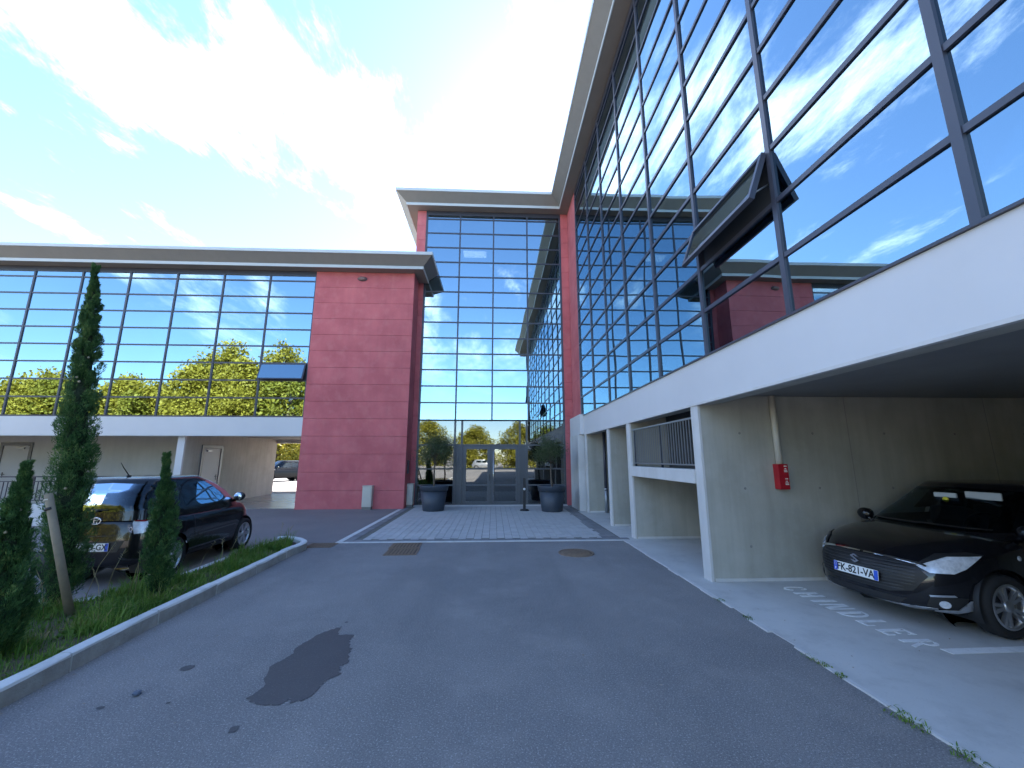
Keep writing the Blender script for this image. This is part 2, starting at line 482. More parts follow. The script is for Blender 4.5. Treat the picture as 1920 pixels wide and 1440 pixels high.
# planting island, kerb stones
front = [(-3.50, -3.0), (-3.52, 1.0), (-3.58, 3.4), (-3.68, 4.9), (-3.75, 6.8), (-3.80, 8.25), (-3.74, 8.62), (-3.78, 8.85), (-3.98, 9.12), (-4.32, 9.38), (-4.60, 9.42), (-4.74, 9.2)]
back = [(-4.74, 9.2), (-4.72, 8.1), (-4.71, 6.35), (-4.95, 5.75), (-5.75, 4.75), (-5.9, 3.2), (-5.9, -3.0)]
def resample(pl, step):
    out = [Vector((*pl[0], 0))]; acc = 0.0
    for a, b in zip(pl[:-1], pl[1:]):
        a = Vector((*a, 0)); b = Vector((*b, 0)); L = (b - a).length; d = (b - a) / L; t = step - acc
        while t <= L:
            out.append(a + d * t); t += step
        acc = (acc + L) % step
    return out
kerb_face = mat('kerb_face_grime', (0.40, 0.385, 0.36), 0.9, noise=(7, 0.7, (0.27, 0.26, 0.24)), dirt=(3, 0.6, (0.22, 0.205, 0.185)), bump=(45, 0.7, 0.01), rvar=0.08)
def kerb_run(pl, parent, step, wd, h, side):
    pts = resample(pl, 0.25)
    n_per = max(1, int(round(step / 0.25)))
    i = 0
    qq = random.Random(3)
    while i < len(pts) - 1:
        seg = pts[i:i + n_per + 1]
        if len(seg) < 2: break
        b = MB(); vs = []; 
        dh = qq.uniform(-0.006, 0.006)
        for j, p in enumerate(seg):
            a = pts[max(i + j - 1, 0)]; c = pts[min(i + j + 1, len(pts) - 1)]
            d = (c - a).normalized(); nn = Vector((d.y, -d.x, 0)) * side      # outward (road side)
            pp = p.copy()
            if j == 0: pp = pp + d * 0.006
            if j == len(seg) - 1: pp = pp - d * 0.006
            jit = lambda s=0.007: qq.uniform(-s, s)
            prof = [(0.0 + jit(), -0.05), (0.0 + jit(), h - 0.028 + dh + jit()), (-0.008 + jit(.003), h - 0.009 + dh), (-0.03, h + dh + jit(.003)), (-wd + 0.02, h + dh + jit(.003)), (-wd, h - 0.02 + dh), (-wd, -0.05)]
            vs += [pp + nn * o + Vector((0, 0, z)) for o, z in prof]
        P = 7; fs = []
        for j in range(len(seg) - 1):
            for k in range(P - 1):
                fs.append((j * P + k, j * P + k + 1, (j + 1) * P + k + 1, (j + 1) * P + k))
        fs.append(tuple(range(P))[::-1]); fs.append(tuple((len(seg) - 1) * P + k for k in range(P)))
        b.add(vs, fs)
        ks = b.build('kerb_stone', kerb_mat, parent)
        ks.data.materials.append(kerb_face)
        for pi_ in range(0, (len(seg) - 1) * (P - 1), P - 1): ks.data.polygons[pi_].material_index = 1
        i += n_per
kb = MB(); kb.prism([(-3.62, -3), (-3.65, 3.4), (-3.80, 6.8), (-3.86, 8.3), (-4.1, 9.0), (-4.5, 9.3), (-4.66, 9.1), (-4.62, 6.4), (-4.9, 5.85), (-5.6, 4.8), (-5.8, 3.2), (-5.8, -3)], -0.03, 0.085)
bed = tag(kb.build('planting_bed', soil), 'earth strip of the kerbed planting island left of the driveway', None, kind='structure')
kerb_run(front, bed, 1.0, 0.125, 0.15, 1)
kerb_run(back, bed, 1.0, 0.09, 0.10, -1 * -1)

# ================================================================ curtain wall helper
PANES = {}
def pane_mesh(w_, h_, m, key):
    k = (round(w_, 3), round(h_, 3), key)
    if k not in PANES:
        b = MB(); b.box(-w_ / 2, w_ / 2, -0.008, 0.008, -h_ / 2, h_ / 2)
        me = b.mesh('pane'); me.materials.append(m); PANES[k] = me
    return PANES[k]
def curtain(name, parent, P, rot, us, zs, m=None, key='s', mull=0.062, rail=0.055, skip=(), head=0.0, seed=1, frame_m=None):
    """P(u, d, z) -> world point: u along the facade, d depth behind the mullion faces; rot: object rotation about z"""
    m = m or solar_glass; frame_m = frame_m or frame_dark
    qq = random.Random(seed)
    def bx(b, u0, u1, d0, d1, z0, z1):
        p, r_ = P(u0, d0, z0), P(u1, d1, z1)
        b.box(min(p[0], r_[0]), max(p[0], r_[0]), min(p[1], r_[1]), max(p[1], r_[1]), z0, z1)
    fr = MB()
    bx(fr, us[0] - 0.05, us[0] + 0.03, 0.004, 0.11, zs[0], zs[-1]); bx(fr, us[-1] - 0.03, us[-1] + 0.05, 0.004, 0.17, zs[0], zs[-1])
    bx(fr, us[0] - 0.05, us[-1] + 0.05, 0.002, 0.172, zs[0] - 0.05, zs[0] - 0.001)
    bx(fr, us[0] - 0.05, us[-1] + 0.05, 0.002, 0.172, zs[-1] + 0.001, zs[-1] + 0.04 + head)
    cw = fr.build(name, frame_m, parent)
    for u in us[1:-1]:
        b = MB(); bx(b, u - mull / 2, u + mull / 2, 0.0, 0.10, zs[0], zs[-1]); b.build('mullion', frame_m, cw)
    for i in range(len(us) - 1):
        a = us[i] + (0.03 if i == 0 else mull / 2); c = us[i + 1] - (0.03 if i == len(us) - 2 else mull / 2)
        for j in range(len(zs) - 1):
            if j > 0:
                b = MB(); bx(b, a + 0.0015, c - 0.0015, 0.010, 0.09, zs[j] - rail / 2, zs[j] + rail / 2); b.build('transom', frame_m, cw)
            if (i, j) in skip: continue
            z0 = zs[j] + (rail / 2 if j else 0.0); z1 = zs[j + 1] - (rail / 2 if j < len(zs) - 2 else 0.0)
            me = pane_mesh(c - a + 0.02, z1 - z0 + 0.02, m, key)
            c_ = P((a + c) / 2, 0.040, (z0 + z1) / 2)
            inst('pane', me, cw, c_, (qq.gauss(0, .0020), qq.gauss(0, .0004), rot + qq.gauss(0, .0020)))
    return cw

def eave(parent, line, z0, start=None, end=None, mats=(soffit_grey, trim_pale, fascia_grey)):
    """line: wall corner points in plan; outward side is to the right of travel. builds soffit, lower trim, fascia board, upper trim, flat roof strip"""
    pts = [Vector((*p, 0)) for p in line]
    offs = []
    for i, p in enumerate(pts):
        ns = []
        for a, b in ((i - 1, i), (i, i + 1)):
            if a >= 0 and b < len(pts):
                d = (pts[b] - pts[a]).normalized(); ns.append(Vector((d.y, -d.x, 0)))
        if len(ns) == 1: offs.append(ns[0])
        else: offs.append((ns[0] + ns[1]) / (1 + ns[0].dot(ns[1])))
    if start: offs[0] = Vector(start)
    if end: offs[-1] = Vector(end)
    def sweep(name, prof, m):
        b = MB(); P = len(prof); vs = []
        for p, o in zip(pts, offs):
            vs += [p + o * a + Vector((0, 0, z)) for a, z in prof]
        fs = []
        for j in range(len(pts) - 1):
            for k in range(P):
                k2 = (k + 1) % P
                fs.append((j * P + k, j * P + k2, (j + 1) * P + k2, (j + 1) * P + k))
        fs.append(tuple(range(P))[::-1]); fs.append(tuple((len(pts) - 1) * P + k for k in range(P)))
        b.add(vs, fs)
        return b.build(name, m, parent)
    roof = sweep('roof', [(-3.0, z0 + 0.05), (0.36, z0 + 0.05), (0.73, z0 + 0.42), (0.73, z0 + 0.47), (-3.0, z0 + 0.62)], fascia_grey)
    def sub(name, prof, m):
        nonlocal parent
        keep = parent; parent = roof
        o = sweep(name, prof, m); parent = keep
        return o
    sub('soffit', [(-0.3, z0), (0.395, z0), (0.395, z0 + 0.045), (-0.3, z0 + 0.045)], mats[0])
    sub('trim_strip', [(0.398, z0 - 0.01), (0.425, z0 - 0.01), (0.425, z0 + 0.105), (0.398, z0 + 0.105)], mats[1])
    sub('fascia_board', [(0.40, z0 + 0.108), (0.42, z0 + 0.108), (0.795, z0 + 0.40), (0.765, z0 + 0.40)], mats[2])
    sub('trim_strip', [(0.77, z0 + 0.403), (0.82, z0 + 0.403), (0.83, z0 + 0.52), (0.77, z0 + 0.52)], mats[1])
    return roof

def courses(parent, P, u0, u1, z0, z1, n, depth=0.06, m=red_render, extra=None):
    h = (z1 - z0) / n
    for i in range(n):
        b = MB(); a, c = z0 + i * h + (0.004 if i else 0), z0 + (i + 1) * h - (0.004 if i < n - 1 else 0)
        p, r_ = P(u0, 0.0, a), P(u1, depth, c)
        b.bevbox(min(p[0], r_[0]), max(p[0], r_[0]), min(p[1], r_[1]), max(p[1], r_[1]), a, c, 0.004)
        b.build('wall_panel', m, parent)

def door(parent, P, u0, u1, z0, h, handle_u, leaf_m, frame_m, sign=None):
    b = MB()
    def bx(b, u0, u1, d0, d1, z0, z1):
        p, r_ = P(u0, d0, z0), P(u1, d1, z1)
        b.bevbox(min(p[0], r_[0]), max(p[0], r_[0]), min(p[1], r_[1]), max(p[1], r_[1]), z0, z1, 0.004)
    f = 0.13
    bx(b, u0 - f, u0, -0.03, 0.05, z0, z0 + h + f); bx(b, u1, u1 + f, -0.03, 0.05, z0, z0 + h + f); bx(b, u0 + .002, u1 - .002, -0.03, 0.05, z0 + h, z0 + h + f)
    fr = b.build('door', frame_m, parent)
    b = MB(); bx(b, u0 + 0.006, u1 - 0.006, -0.008, 0.03, z0 + 0.01, z0 + h - 0.006); b.build('door_leaf', leaf_m, fr)
    b = MB(); s = 1 if handle_u < (u0 + u1) / 2 else -1
    bx(b, handle_u - 0.02, handle_u + 0.02, -0.02, -0.009, z0 + 0.93, z0 + 1.15); bx(b, min(handle_u, handle_u + s * 0.13), max(handle_u, handle_u + s * 0.13), -0.065, -0.045, z0 + 1.06, z0 + 1.085)
    bx(b, handle_u - 0.01, handle_u + 0.01, -0.06, -0.02, z0 + 1.06, z0 + 1.085)
    b.build('door_handle', black_plastic, fr)
    b = MB(); uc = u0 + (u1 - u0) * (0.3 if s < 0 else 0.7)
    bx(b, uc - 0.13, uc + 0.13, -0.06, -0.009, z0 + h - 0.14, z0 + h - 0.07); b.build('door_closer', galv, fr)
    return fr

# ================================================================ left wing
lw = empty('office_wing', (-15, 15.4, 0), 'two-storey wing with long mirrored glazing, white band and red rendered end wall', 'building')
Pf = lambda u, d, z: (u, 15.35 + d, z)
zsL = [3.39 + 0.676 * i for i in range(9)] + [9.02]
usL = [-7.17 - 1.79 * i for i in range(12)][::-1]
cwL = curtain('curtain_wall', lw, Pf, 0.0, usL, zsL, head=0.16, seed=4, skip={(len(usL) - 2, 2)})
# the tilted-open pane of the last bay
b = MB(); b.box(-0.845, 0.845, -0.02, 0.02, -0.325, 0.325)
hole = MB(); hole.box(-8.93, -7.21, 15.45, 15.46, 4.75, 5.40); hole.build('window_recess', interior_dark, cwL)
me = b.mesh('sash'); me.materials.append(frame_dark)
sash = inst('open_window', me, cwL, (-8.08, 15.25, 5.065), (R(-17), 0, 0))
WM[sash.name] = Matrix.Translation((-8.08, 15.25, 5.065)) @ Matrix.Rotation(R(-17), 4, 'X')
b = MB(); b.box(-0.80, 0.80, -0.028, -0.021, -0.285, 0.285)
me = b.mesh('window_pane'); me.materials.append(solar_glass)
inst('pane', me, sash, (0, 0, 0)).matrix_parent_inverse = Matrix.Identity(4)
b = MB(); b.box(-27, -7.165, 15.352, 15.60, 2.66, 3.335); bandL = b.build('white_band', white_paint, lw)
b = MB(); b.box(-27, -7.17, 15.345, 15.40, 2.628, 2.657); b.build('drip_edge', trim_pale, bandL)
b = MB()
b.box(-27, -7.15, 15.61, 27.2, 2.80, 3.3); b.build('ceiling_slab', soffit_conc, lw)  # ceiling; the stretch beyond the rear wall is added to keep sun out
b = MB()
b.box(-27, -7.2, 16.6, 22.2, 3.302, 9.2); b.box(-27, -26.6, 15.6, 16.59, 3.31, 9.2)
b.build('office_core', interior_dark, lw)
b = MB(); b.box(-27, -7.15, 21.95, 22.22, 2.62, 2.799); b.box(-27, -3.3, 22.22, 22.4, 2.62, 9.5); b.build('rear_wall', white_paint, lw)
b = MB(); b.box(-27, -3.3, 15.5, 22.4, 9.3, 9.6); b.build('roof_slab', fascia_grey, lw)
# red end block
b = MB(); b.box(-7.14, -3.29, 15.43, 22.2, 0.0, 9.2); blk = b.build('end_block', red_render, lw)
courses(blk, Pf, -7.165, -3.27, 0.0, 9.215, 14, 0.075)
courses(blk, lambda u, d, z: (-3.27 - d, u, z), 15.428, 16.28, 0.0, 9.215, 14, 0.018)
courses(blk, lambda u, d, z: (-7.165 + d, u, z), 15.428, 22.2, 0.0, 2.79, 4, 0.024)
eave(lw, [(-27, 15.35), (-3.27, 15.35), (-3.27, 16.285)], 9.22)
# ground floor: cross walls, recessed wall and doors
b = MB(); b.box(-11.72, -11.48, 15.63, 22.0, 0.0, 2.795); xw = b.build('cross_wall', concrete_wall, lw)
b = MB(); b.bevbox(-11.73, -11.47, 15.55, 15.628, 0.0, 2.795, 0.006); b.build('wall_end', white_paint, xw)
door(lw, lambda u, d, z: (-11.48 - d, u, z), 16.62, 17.62, 0.02, 2.20, 17.5, mat('door_pale', (0.36, 0.36, 0.36), 0.5, noise=(2, 0.3, (0.32, 0.32, 0.32))), door_grey)
b = MB(); b.box(-27, -11.73, 18.0, 18.2, 0.0, 2.795); b.build('recess_wall', mat('recess_render', (0.46, 0.45, 0.42), 0.85, noise=(1.2, 0.5, (0.38, 0.37, 0.33)), streak=(0.3, (0.33, 0.32, 0.28))), lw)
door(lw, lambda u, d, z: (u, 18.0 + d, z), -20.6, -19.55, 0.1, 2.25, -20.42, MATS['door_pale'], door_grey)

# ================================================================ entrance block
eb = empty('entrance_block', (0, 16.4, 0), 'tall central block with red corner strips, mirrored glazing and glass entrance doors', 'building')
Pc = lambda u, d, z: (u, 16.30 + d, z)
zsR = [3.37 + 0.6885 * i for i in range(14)] + [12.50]
cwC = curtain('curtain_wall', eb, Pc, 0.0, [-3.02, -1.56, -0.08, 1.41, 2.87], zsR, head=0.155, seed=9)
ent = curtain('entrance_screen', eb, Pc, 0.0, [-3.02, -1.56, -1.28, 1.06, 1.34, 2.87], [0.06, 0.78, 1.41, 2.35, 3.31], m=door_glass, key='d', mull=0.08, rail=0.06, seed=3, frame_m=door_grey, skip={(2, 0), (2, 1), (2, 2), (1, 0), (1, 1), (1, 2), (3, 0), (3, 1), (3, 2)})
b = MB()
b.box(-1.52, -1.32, 16.33, 16.44, 0.0, 2.32); b.build('door_jamb', door_grey, ent)
b = MB(); b.box(1.10, 1.30, 16.33, 16.44, 0.0, 2.32); b.build('door_jamb', door_grey, ent)
for (a, c) in ((-1.235, -0.115), (-0.105, 1.015)):
    b = MB(); y0, y1 = 16.325, 16.385
    b.box(a, a + 0.15, y0, y1, 0.04, 2.31); b.box(c - 0.13, c, y0, y1, 0.04, 2.31); b.box(a + .15, c - .13, y0, y1, 0.04, 0.16); b.box(a + .15, c - .13, y0, y1, 2.18, 2.31)
    lf = b.build('entrance_door', door_grey, eb)
    inst('pane', pane_mesh(c - a - 0.26, 2.04, door_glass, 'd'), lf, ((a + c) / 2 + 0.01, 16.36, 1.17))
    hx = c - 0.035 if a < -1 else a + 0.05
    b = MB()
    if a > -1:
        b.tube([(hx + 0.05, 16.24, 0.12), (hx + 0.05, 16.24, 2.1)], 0.019, 10)
        for hz in (0.3, 1.9): b.tube([(hx + 0.05, 16.24, hz), (hx + 0.05, 16.33, hz)], 0.012, 8)
        b.build('pull_bar', metal_steel, lf)
    else:
        b.box(hx - 0.012, hx + 0.012, 16.29, 16.324, 0.95, 1.2); b.build('lock', black_plastic, lf)
b = MB(); b.box(3.3, 13, 16.82, 26, 0, 12.65); b.build('sun_block_core', interior_dark, eb)  # unseen mass added to stop sun leaking through the corner gap
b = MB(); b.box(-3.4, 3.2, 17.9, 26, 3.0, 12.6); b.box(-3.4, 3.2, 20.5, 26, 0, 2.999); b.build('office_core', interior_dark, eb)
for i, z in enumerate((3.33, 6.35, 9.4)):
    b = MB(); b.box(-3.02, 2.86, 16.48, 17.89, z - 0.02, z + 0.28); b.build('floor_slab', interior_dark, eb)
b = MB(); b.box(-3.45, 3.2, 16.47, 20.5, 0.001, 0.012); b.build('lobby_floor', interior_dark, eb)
courses(eb, Pc, -3.46, -3.075, 0.0, 12.69, 18, 0.5)
courses(eb, Pc, 2.925, 3.238, 0.0, 12.69, 18, 0.5)
b = MB(); b.box(-3.455, -3.2, 16.81, 26, 0.0, 12.69); b.build('side_wall', red_render, eb)
eave(eb, [(-3.46, 24), (-3.46, 16.30), (3.24, 16.30)], 12.70, end=(-1, -1, 0))
b = MB(); b.box(-3.3, 3.2, 16.7, 26, 12.72, 13.1); b.build('roof_slab', fascia_grey, eb)
# lit ceiling lamp seen through the glass
cl = MB(); cl.bevbox(-1.46, -0.42, 17.0, 17.5, 11.12, 11.2, 0.01)
tag(cl.build('ceiling_lamp', lamp_white), 'lit rectangular office lamp behind the upper glass of the central block', 'lamp')

# ================================================================ right wing
rw = empty('office_wing', (3.4, 5, 0), 'tall wing with large mirrored windows above a white band and open parking bays', 'building')
Pr = lambda u, d, z: (3.24 + d, -u, z)
ysR = [14.70] + [2.31 + 1.745 * i for i in range(6, -5, -1)]
usR = [-y for y in ysR]
OPEN = (ysR.index(2.31 + 1.745 * 2), 2)
cwR = curtain('curtain_wall', rw, Pr, R(-90), usR, zsR, head=0.155, seed=21, skip={OPEN}, mull=0.07, rail=0.058)
# open top-hung window
y0_, y1_ = 2.31 + 1.745, 2.31 + 2 * 1.745
hz = zsR[3] - 0.02; ang = R(20); hh = 0.655
b = MB(); b.box(3.325, 3.345, y0_ + .04, y1_ - .04, zsR[2], zsR[3]); b.build('window_recess', interior_dark, cwR)
Mw = Matrix.Translation((3.215, (y0_ + y1_) / 2, hz)) @ Matrix.Rotation(ang, 4, 'Y')      # local: z down the sash is -z
Lw = (y1_ - y0_) / 2 - 0.015
b = MB()
fw_ = 0.055
b.bevbox(-0.03, 0.035, -Lw, -Lw + fw_, -hh, 0, 0.004, Mw); b.bevbox(-0.03, 0.035, Lw - fw_, Lw, -hh, 0, 0.004, Mw)
b.bevbox(-0.03, 0.035, -Lw + fw_, Lw - fw_, -fw_, 0, 0.004, Mw); b.bevbox(-0.03, 0.035, -Lw + fw_, Lw - fw_, -hh, -hh + fw_ + .015, 0.004, Mw)
sash = b.build('open_window', frame_dark, cwR)
b = MB(); b.box(-0.012, 0.0, -Lw + fw_, Lw - fw_, -hh + fw_ + .015, -fw_, Mw); b.build('pane', solar_glass, sash)
for sgn in (-1, 1):
    b = MB(); p1 = Mw @ Vector((0.05, sgn * (Lw - 0.1), -hh * 0.75)); b.tube([p1, (3.30, p1.y, hz - 0.35)], 0.012, 6); b.build('stay_arm', galv, sash)
b = MB(); b.box(3.235, 3.50, -9, 14.28, 2.675, 3.335); bandR = b.build('white_band', white_paint, rw)
b = MB(); b.box(3.205, 3.26, -9, 14.28, 3.337, 3.36); b.build('sill_strip', frame_dark, bandR)
b = MB(); b.box(3.225, 3.28, -9, 14.28, 2.64, 2.672); b.build('drip_edge', concrete_pale, bandR)
b = MB(); b.box(3.285, 3.51, -9, 14.28, 2.648, 2.673); b.build('beam_underside', concrete_wall, bandR)
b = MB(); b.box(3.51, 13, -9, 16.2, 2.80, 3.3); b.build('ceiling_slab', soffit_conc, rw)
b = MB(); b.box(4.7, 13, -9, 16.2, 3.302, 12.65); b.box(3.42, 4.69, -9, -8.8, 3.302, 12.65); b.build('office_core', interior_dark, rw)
for z in (6.35, 9.4):
    b = MB(); b.box(3.43, 4.69, -8.7, 14.7, z, z + 0.25); b.build('floor_slab', interior_dark, rw)
b = MB(); b.box(3.4, 13, -9, 16.2, 12.72, 13.1); b.build('roof_slab', fascia_grey, rw)
courses(rw, lambda u, d, z: (3.238 + d, u, z), 14.762, 16.297, 3.40, 12.69, 13, 0.3)
eave(rw, [(3.24, 16.30), (3.24, -9)], 12.70, start=(-1, -1, 0))
b = MB(); b.box(9.4, 9.6, -9, 16.2, 0, 2.795); b.build('rear_wall', concrete_wall, rw)
def crosswall(ya, yb, x0=3.245, x1=9.39, z1=2.795):
    b = MB(); b.box(x0 + 0.045, x1, ya, yb, 0.0, z1); o = b.build('cross_wall', concrete_wall, rw)
    b = MB(); b.bevbox(x0, x0 + 0.044, ya - 0.004, yb + 0.004, 0.0, min(z1, 2.67), 0.008); b.build('wall_end', concrete_pale, o)
    b = MB(); b.box(x0 + 0.06, x1, ya - 0.012, ya - 0.001, 0.009, 0.055); b.build('skirting', concrete_pale, o)
    return o
w1 = crosswall(6.22, 6.44)
b = MB()
for tx in (3.9, 5.1, 6.3, 7.5, 8.7):
    for tz in (0.5, 1.35, 2.2):
        b.lathe([(0.0, 0.004), (0.016, 0.004), (0.02, 0.0)], 10, Matrix.Translation((tx, 6.2195, tz)) @ Matrix.Rotation(R(90), 4, 'X'))
tag(b.build('tie_holes', soffit_conc, w1), kind='stuff')
for tx in (5.7, 8.1):
    b = MB(); b.box(tx - .004, tx + .004, 6.2175, 6.2195, 0.06, 2.79); b.build('formwork_joint', soffit_conc, w1)
crosswall(9.47, 9.72); crosswall(11.25, 11.45); crosswall(0.75, 0.97); crosswall(14.05, 14.28)
b = MB(); b.bevbox(3.03, 3.6, 14.42, 15.9, 0, 2.66, 0.01); b.build('pier', concrete_pale, rw)
b = MB(); b.box(3.1, 3.60, 14.3, 16.2, 2.67, 3.39); b.build('lintel', white_paint, rw)
# gallery ledge with railing between two cross walls
b = MB(); b.bevbox(3.215, 3.45, 6.447, 9.462, 1.41, 1.63, 0.01); ledge = b.build('gallery_ledge', concrete_pale, rw)
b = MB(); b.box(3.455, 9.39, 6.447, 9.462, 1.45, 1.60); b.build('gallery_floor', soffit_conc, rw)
b = MB(); b.box(4.15, 4.2, 6.447, 9.462, 1.602, 2.795); b.build('gallery_back', interior_dark, rw)
gr = empty('railing', (3.3, 7.9, 1.63), 'dark vertical bar railing on the concrete gallery ledge above the parking bay', 'railing')
b = MB(); b.box(3.285, 3.315, 6.46, 9.45, 2.455, 2.485); b.build('top_rail', galv, gr)
b = MB(); b.box(3.285, 3.315, 6.46, 9.45, 1.69, 1.715); b.build('bottom_rail', galv, gr)
bal = MB(); bal.box(-0.007, 0.007, -0.007, 0.007, 1.716, 2.454); bal_me = bal.mesh('baluster'); bal_me.materials.append(galv)
y = 6.53
while y < 9.42:
    inst('baluster', bal_me, gr, (3.3, y, 0)); y += 0.105
post = MB(); post.box(-0.02, 0.02, -0.02, 0.02, 1.631, 2.5); post_me = post.mesh('post'); post_me.materials.append(frame_dark)
for y in (6.475, 7.95, 9.435): inst('post', post_me, gr, (3.345, y, 0))

# bay markings: stencilled name and parking line
def letter(ch):
    """stencil serif capitals as rectangles/polygons in a unit cell (x 0..0.8, y 0..1)"""
    V = lambda x, wd=0.27: [(x, 0), (x + wd, 0), (x + wd, 1), (x, 1)]
    def arc(cx, cy, rx, ry, a0, a1, t, n=10):
        o = [(cx + rx * math.cos(a0 + (a1 - a0) * i / n), cy + ry * math.sin(a0 + (a1 - a0) * i / n)) for i in range(n + 1)]
        i_ = [(cx + (rx - t) * math.cos(a0 + (a1 - a0) * i / n), cy + (ry - 0.09) * math.sin(a0 + (a1 - a0) * i / n)) for i in range(n, -1, -1)]
        return o + i_
    pi = math.pi
    bar = lambda x0, x1, y0, y1: [(x0, y0), (x1, y0), (x1, y1), (x0, y1)]
    return {
        'C': [arc(.42, .5, .42, .5, pi * .62, pi * 1.38, .2), arc(.42, .5, .40, .5, pi * .30, pi * .54, .2), arc(.42, .5, .40, .5, pi * 1.46, pi * 1.72, .2), bar(.62, .70, .66, .86), bar(.62, .7, .12, .28)],
        'H': [V(.0), V(.56), bar(.30, .53, .44, .58)],
        'I': [V(.22, .28)],
        'N': [V(.02, .13), [(.19, 1), (.42, 1), (.70, 0), (.48, 0)], V(.72, .13)],
        'D': [V(.0), arc(.30, .5, .5, .5, -pi / 2, pi / 2, .2)],
        'L': [V(.0), bar(.31, .70, 0, .1), bar(.62, .70, .1, .3)],
        'E': [V(.0), bar(.29, .68, 0, .1), bar(.29, .68, .9, 1), bar(.29, .55, .46, .55), bar(.6, .68, .1, .27), bar(.6, .68, .73, .9)],
        'R': [V(.0), arc(.34, .74, .38, .26, -pi / 2, pi / 2, .18), [(.32, .44), (.52, .44), (.8, 0), (.6, 0)]],
    }[ch]
yy = 5.95
for ch in 'CHINDLER':
    b = MB()
    wd, ht = 0.215, 0.31
    adv = {'I': 0.185, 'L': 0.24, 'N': 0.265, 'H': 0.255}.get(ch, 0.25)
    for poly in letter(ch):
        pts = [(4.09 + p[1] * ht, yy - p[0] * wd) for p in poly]
        b.prism(pts, 0.0075, 0.0115)
    b.build('stencil_letter', line_paint, parking_floor)
    yy -= adv
b = MB(); b.prism([(4.29, 4.045), (9.3, 4.12), (9.3, 4.01), (4.3, 3.94)], 0.0075, 0.0115); b.build('bay_line', line_paint, parking_floor)

# ================================================================ small building things
# conduit with red guard
cp = empty('drain_pipe', (4.45, 6.2, 1.34), 'cream drain pipe with red guard box on the concrete parking wall', 'pipe')
b = MB(); b.tube([(4.455, 6.165, 2.795), (4.455, 6.165, 1.72)], 0.048, 14); b.build('pipe', cream_pvc, cp)
b = MB(); b.bevbox(4.375, 4.535, 6.095, 6.215, 1.34, 1.72, 0.008); gd = b.build('guard', red_paint, cp)
for zc in (1.64, 1.45):
    b = MB()
    for k, (dz, wd) in enumerate(((0.05, .055), (0.012, .035), (-.012, .06), (-.034, .065))):
        b.box(4.534, 4.5375, 6.15 - wd / 2, 6.15 + wd / 2, zc + dz - .007, zc + dz + .007)
        b.box(4.485 - wd / 3, 4.485 + wd / 2, 6.0925, 6.096, zc + dz - .007, zc + dz + .007)
    b.build('marking', mat('mark_white', (0.7, 0.68, 0.62), 0.6), gd)
# rain downpipe by the far bays
dp = empty('downpipe', (3.85, 13.9, 0), 'dark downpipe with pale metal foot beside the stained concrete wall', 'pipe')
b = MB(); b.tube([(3.85, 13.95, 0.75), (3.85, 13.95, 2.79)], 0.05, 12); b.build('pipe', frame_dark, dp)
b = MB(); b.tube([(3.85, 13.95, 0.01), (3.85, 13.95, 0.80)], 0.062, 12); b.tube([(3.85, 13.95, 0.74), (3.85, 13.95, 0.82)], 0.07, 12); b.build('foot_pipe', galv, dp)
# bulkhead lamp on red wall
wl = empty('wall_lamp', (-5.35, 15.3, 8.85), 'small oval bulkhead lamp high on the red end wall', 'lamp')
px0 = -5.34; pz0 = 8.93
b = MB(); mm = Matrix.Translation((px0, 15.345, pz0)) @ Matrix.Rotation(R(90), 4, 'X') @ Matrix.Scale(0.5, 4, (0, 1, 0))
b.lathe([(0.0, 0.10), (0.10, 0.095), (0.155, 0.06), (0.17, 0.0)], 20, mm); b.build('cover', mat('lamp_cover', (0.22, 0.13, 0.12), 0.5), wl)
b = MB(); b.lathe([(0.165, 0.0), (0.19, 0.0), (0.19, 0.03), (0.165, 0.035)], 20, mm, closed=True); b.build('rim', frame_dark, wl)
# meter / cable boxes
def ubox(x0, x1, y0, y1, h, lab):
    t = empty('utility_box', ((x0 + x1) / 2, (y0 + y1) / 2, 0), lab, 'utility box', 'utility boxes at the red wall')
    b = MB(); b.bevbox(x0, x1, y0, y1, 0.10, h, 0.012); b.build('cabinet', box_cream, t)
    b = MB(); b.bevbox(x0 + .035, x1 - .035, y0 - .012, y0 - .001, 0.16, h - .08, 0.004); b.build('cabinet_door', box_cream, t)
    b = MB(); b.bevbox(x0 + .01, x1 - .01, y0 + .01, y1 - .01, 0.0, 0.099, 0.004); b.build('plinth', mat('box_base', (0.2, 0.19, 0.17), 0.8), t)
    b = MB(); b.bevbox(x0 - .01, x1 + .01, y0 - .015, y1, h + .001, h + .025, 0.004); b.build('lid', box_cream, t)
ubox(-4.72, -4.38, 15.12, 15.345, 0.82, 'cream utility box on the front of the red end wall')
ubox(-3.265, -3.04, 15.75, 16.02, 0.85, 'cream utility box round the corner of the red wall by the left pot')
b = MB(); b.bevbox(-3.262, -3.22, 15.62, 15.82, 1.25, 1.75, 0.006); ic = tag(b.build('intercom', frame_dark), 'dark intercom panel on the side of the red wall above the utility box', 'intercom')
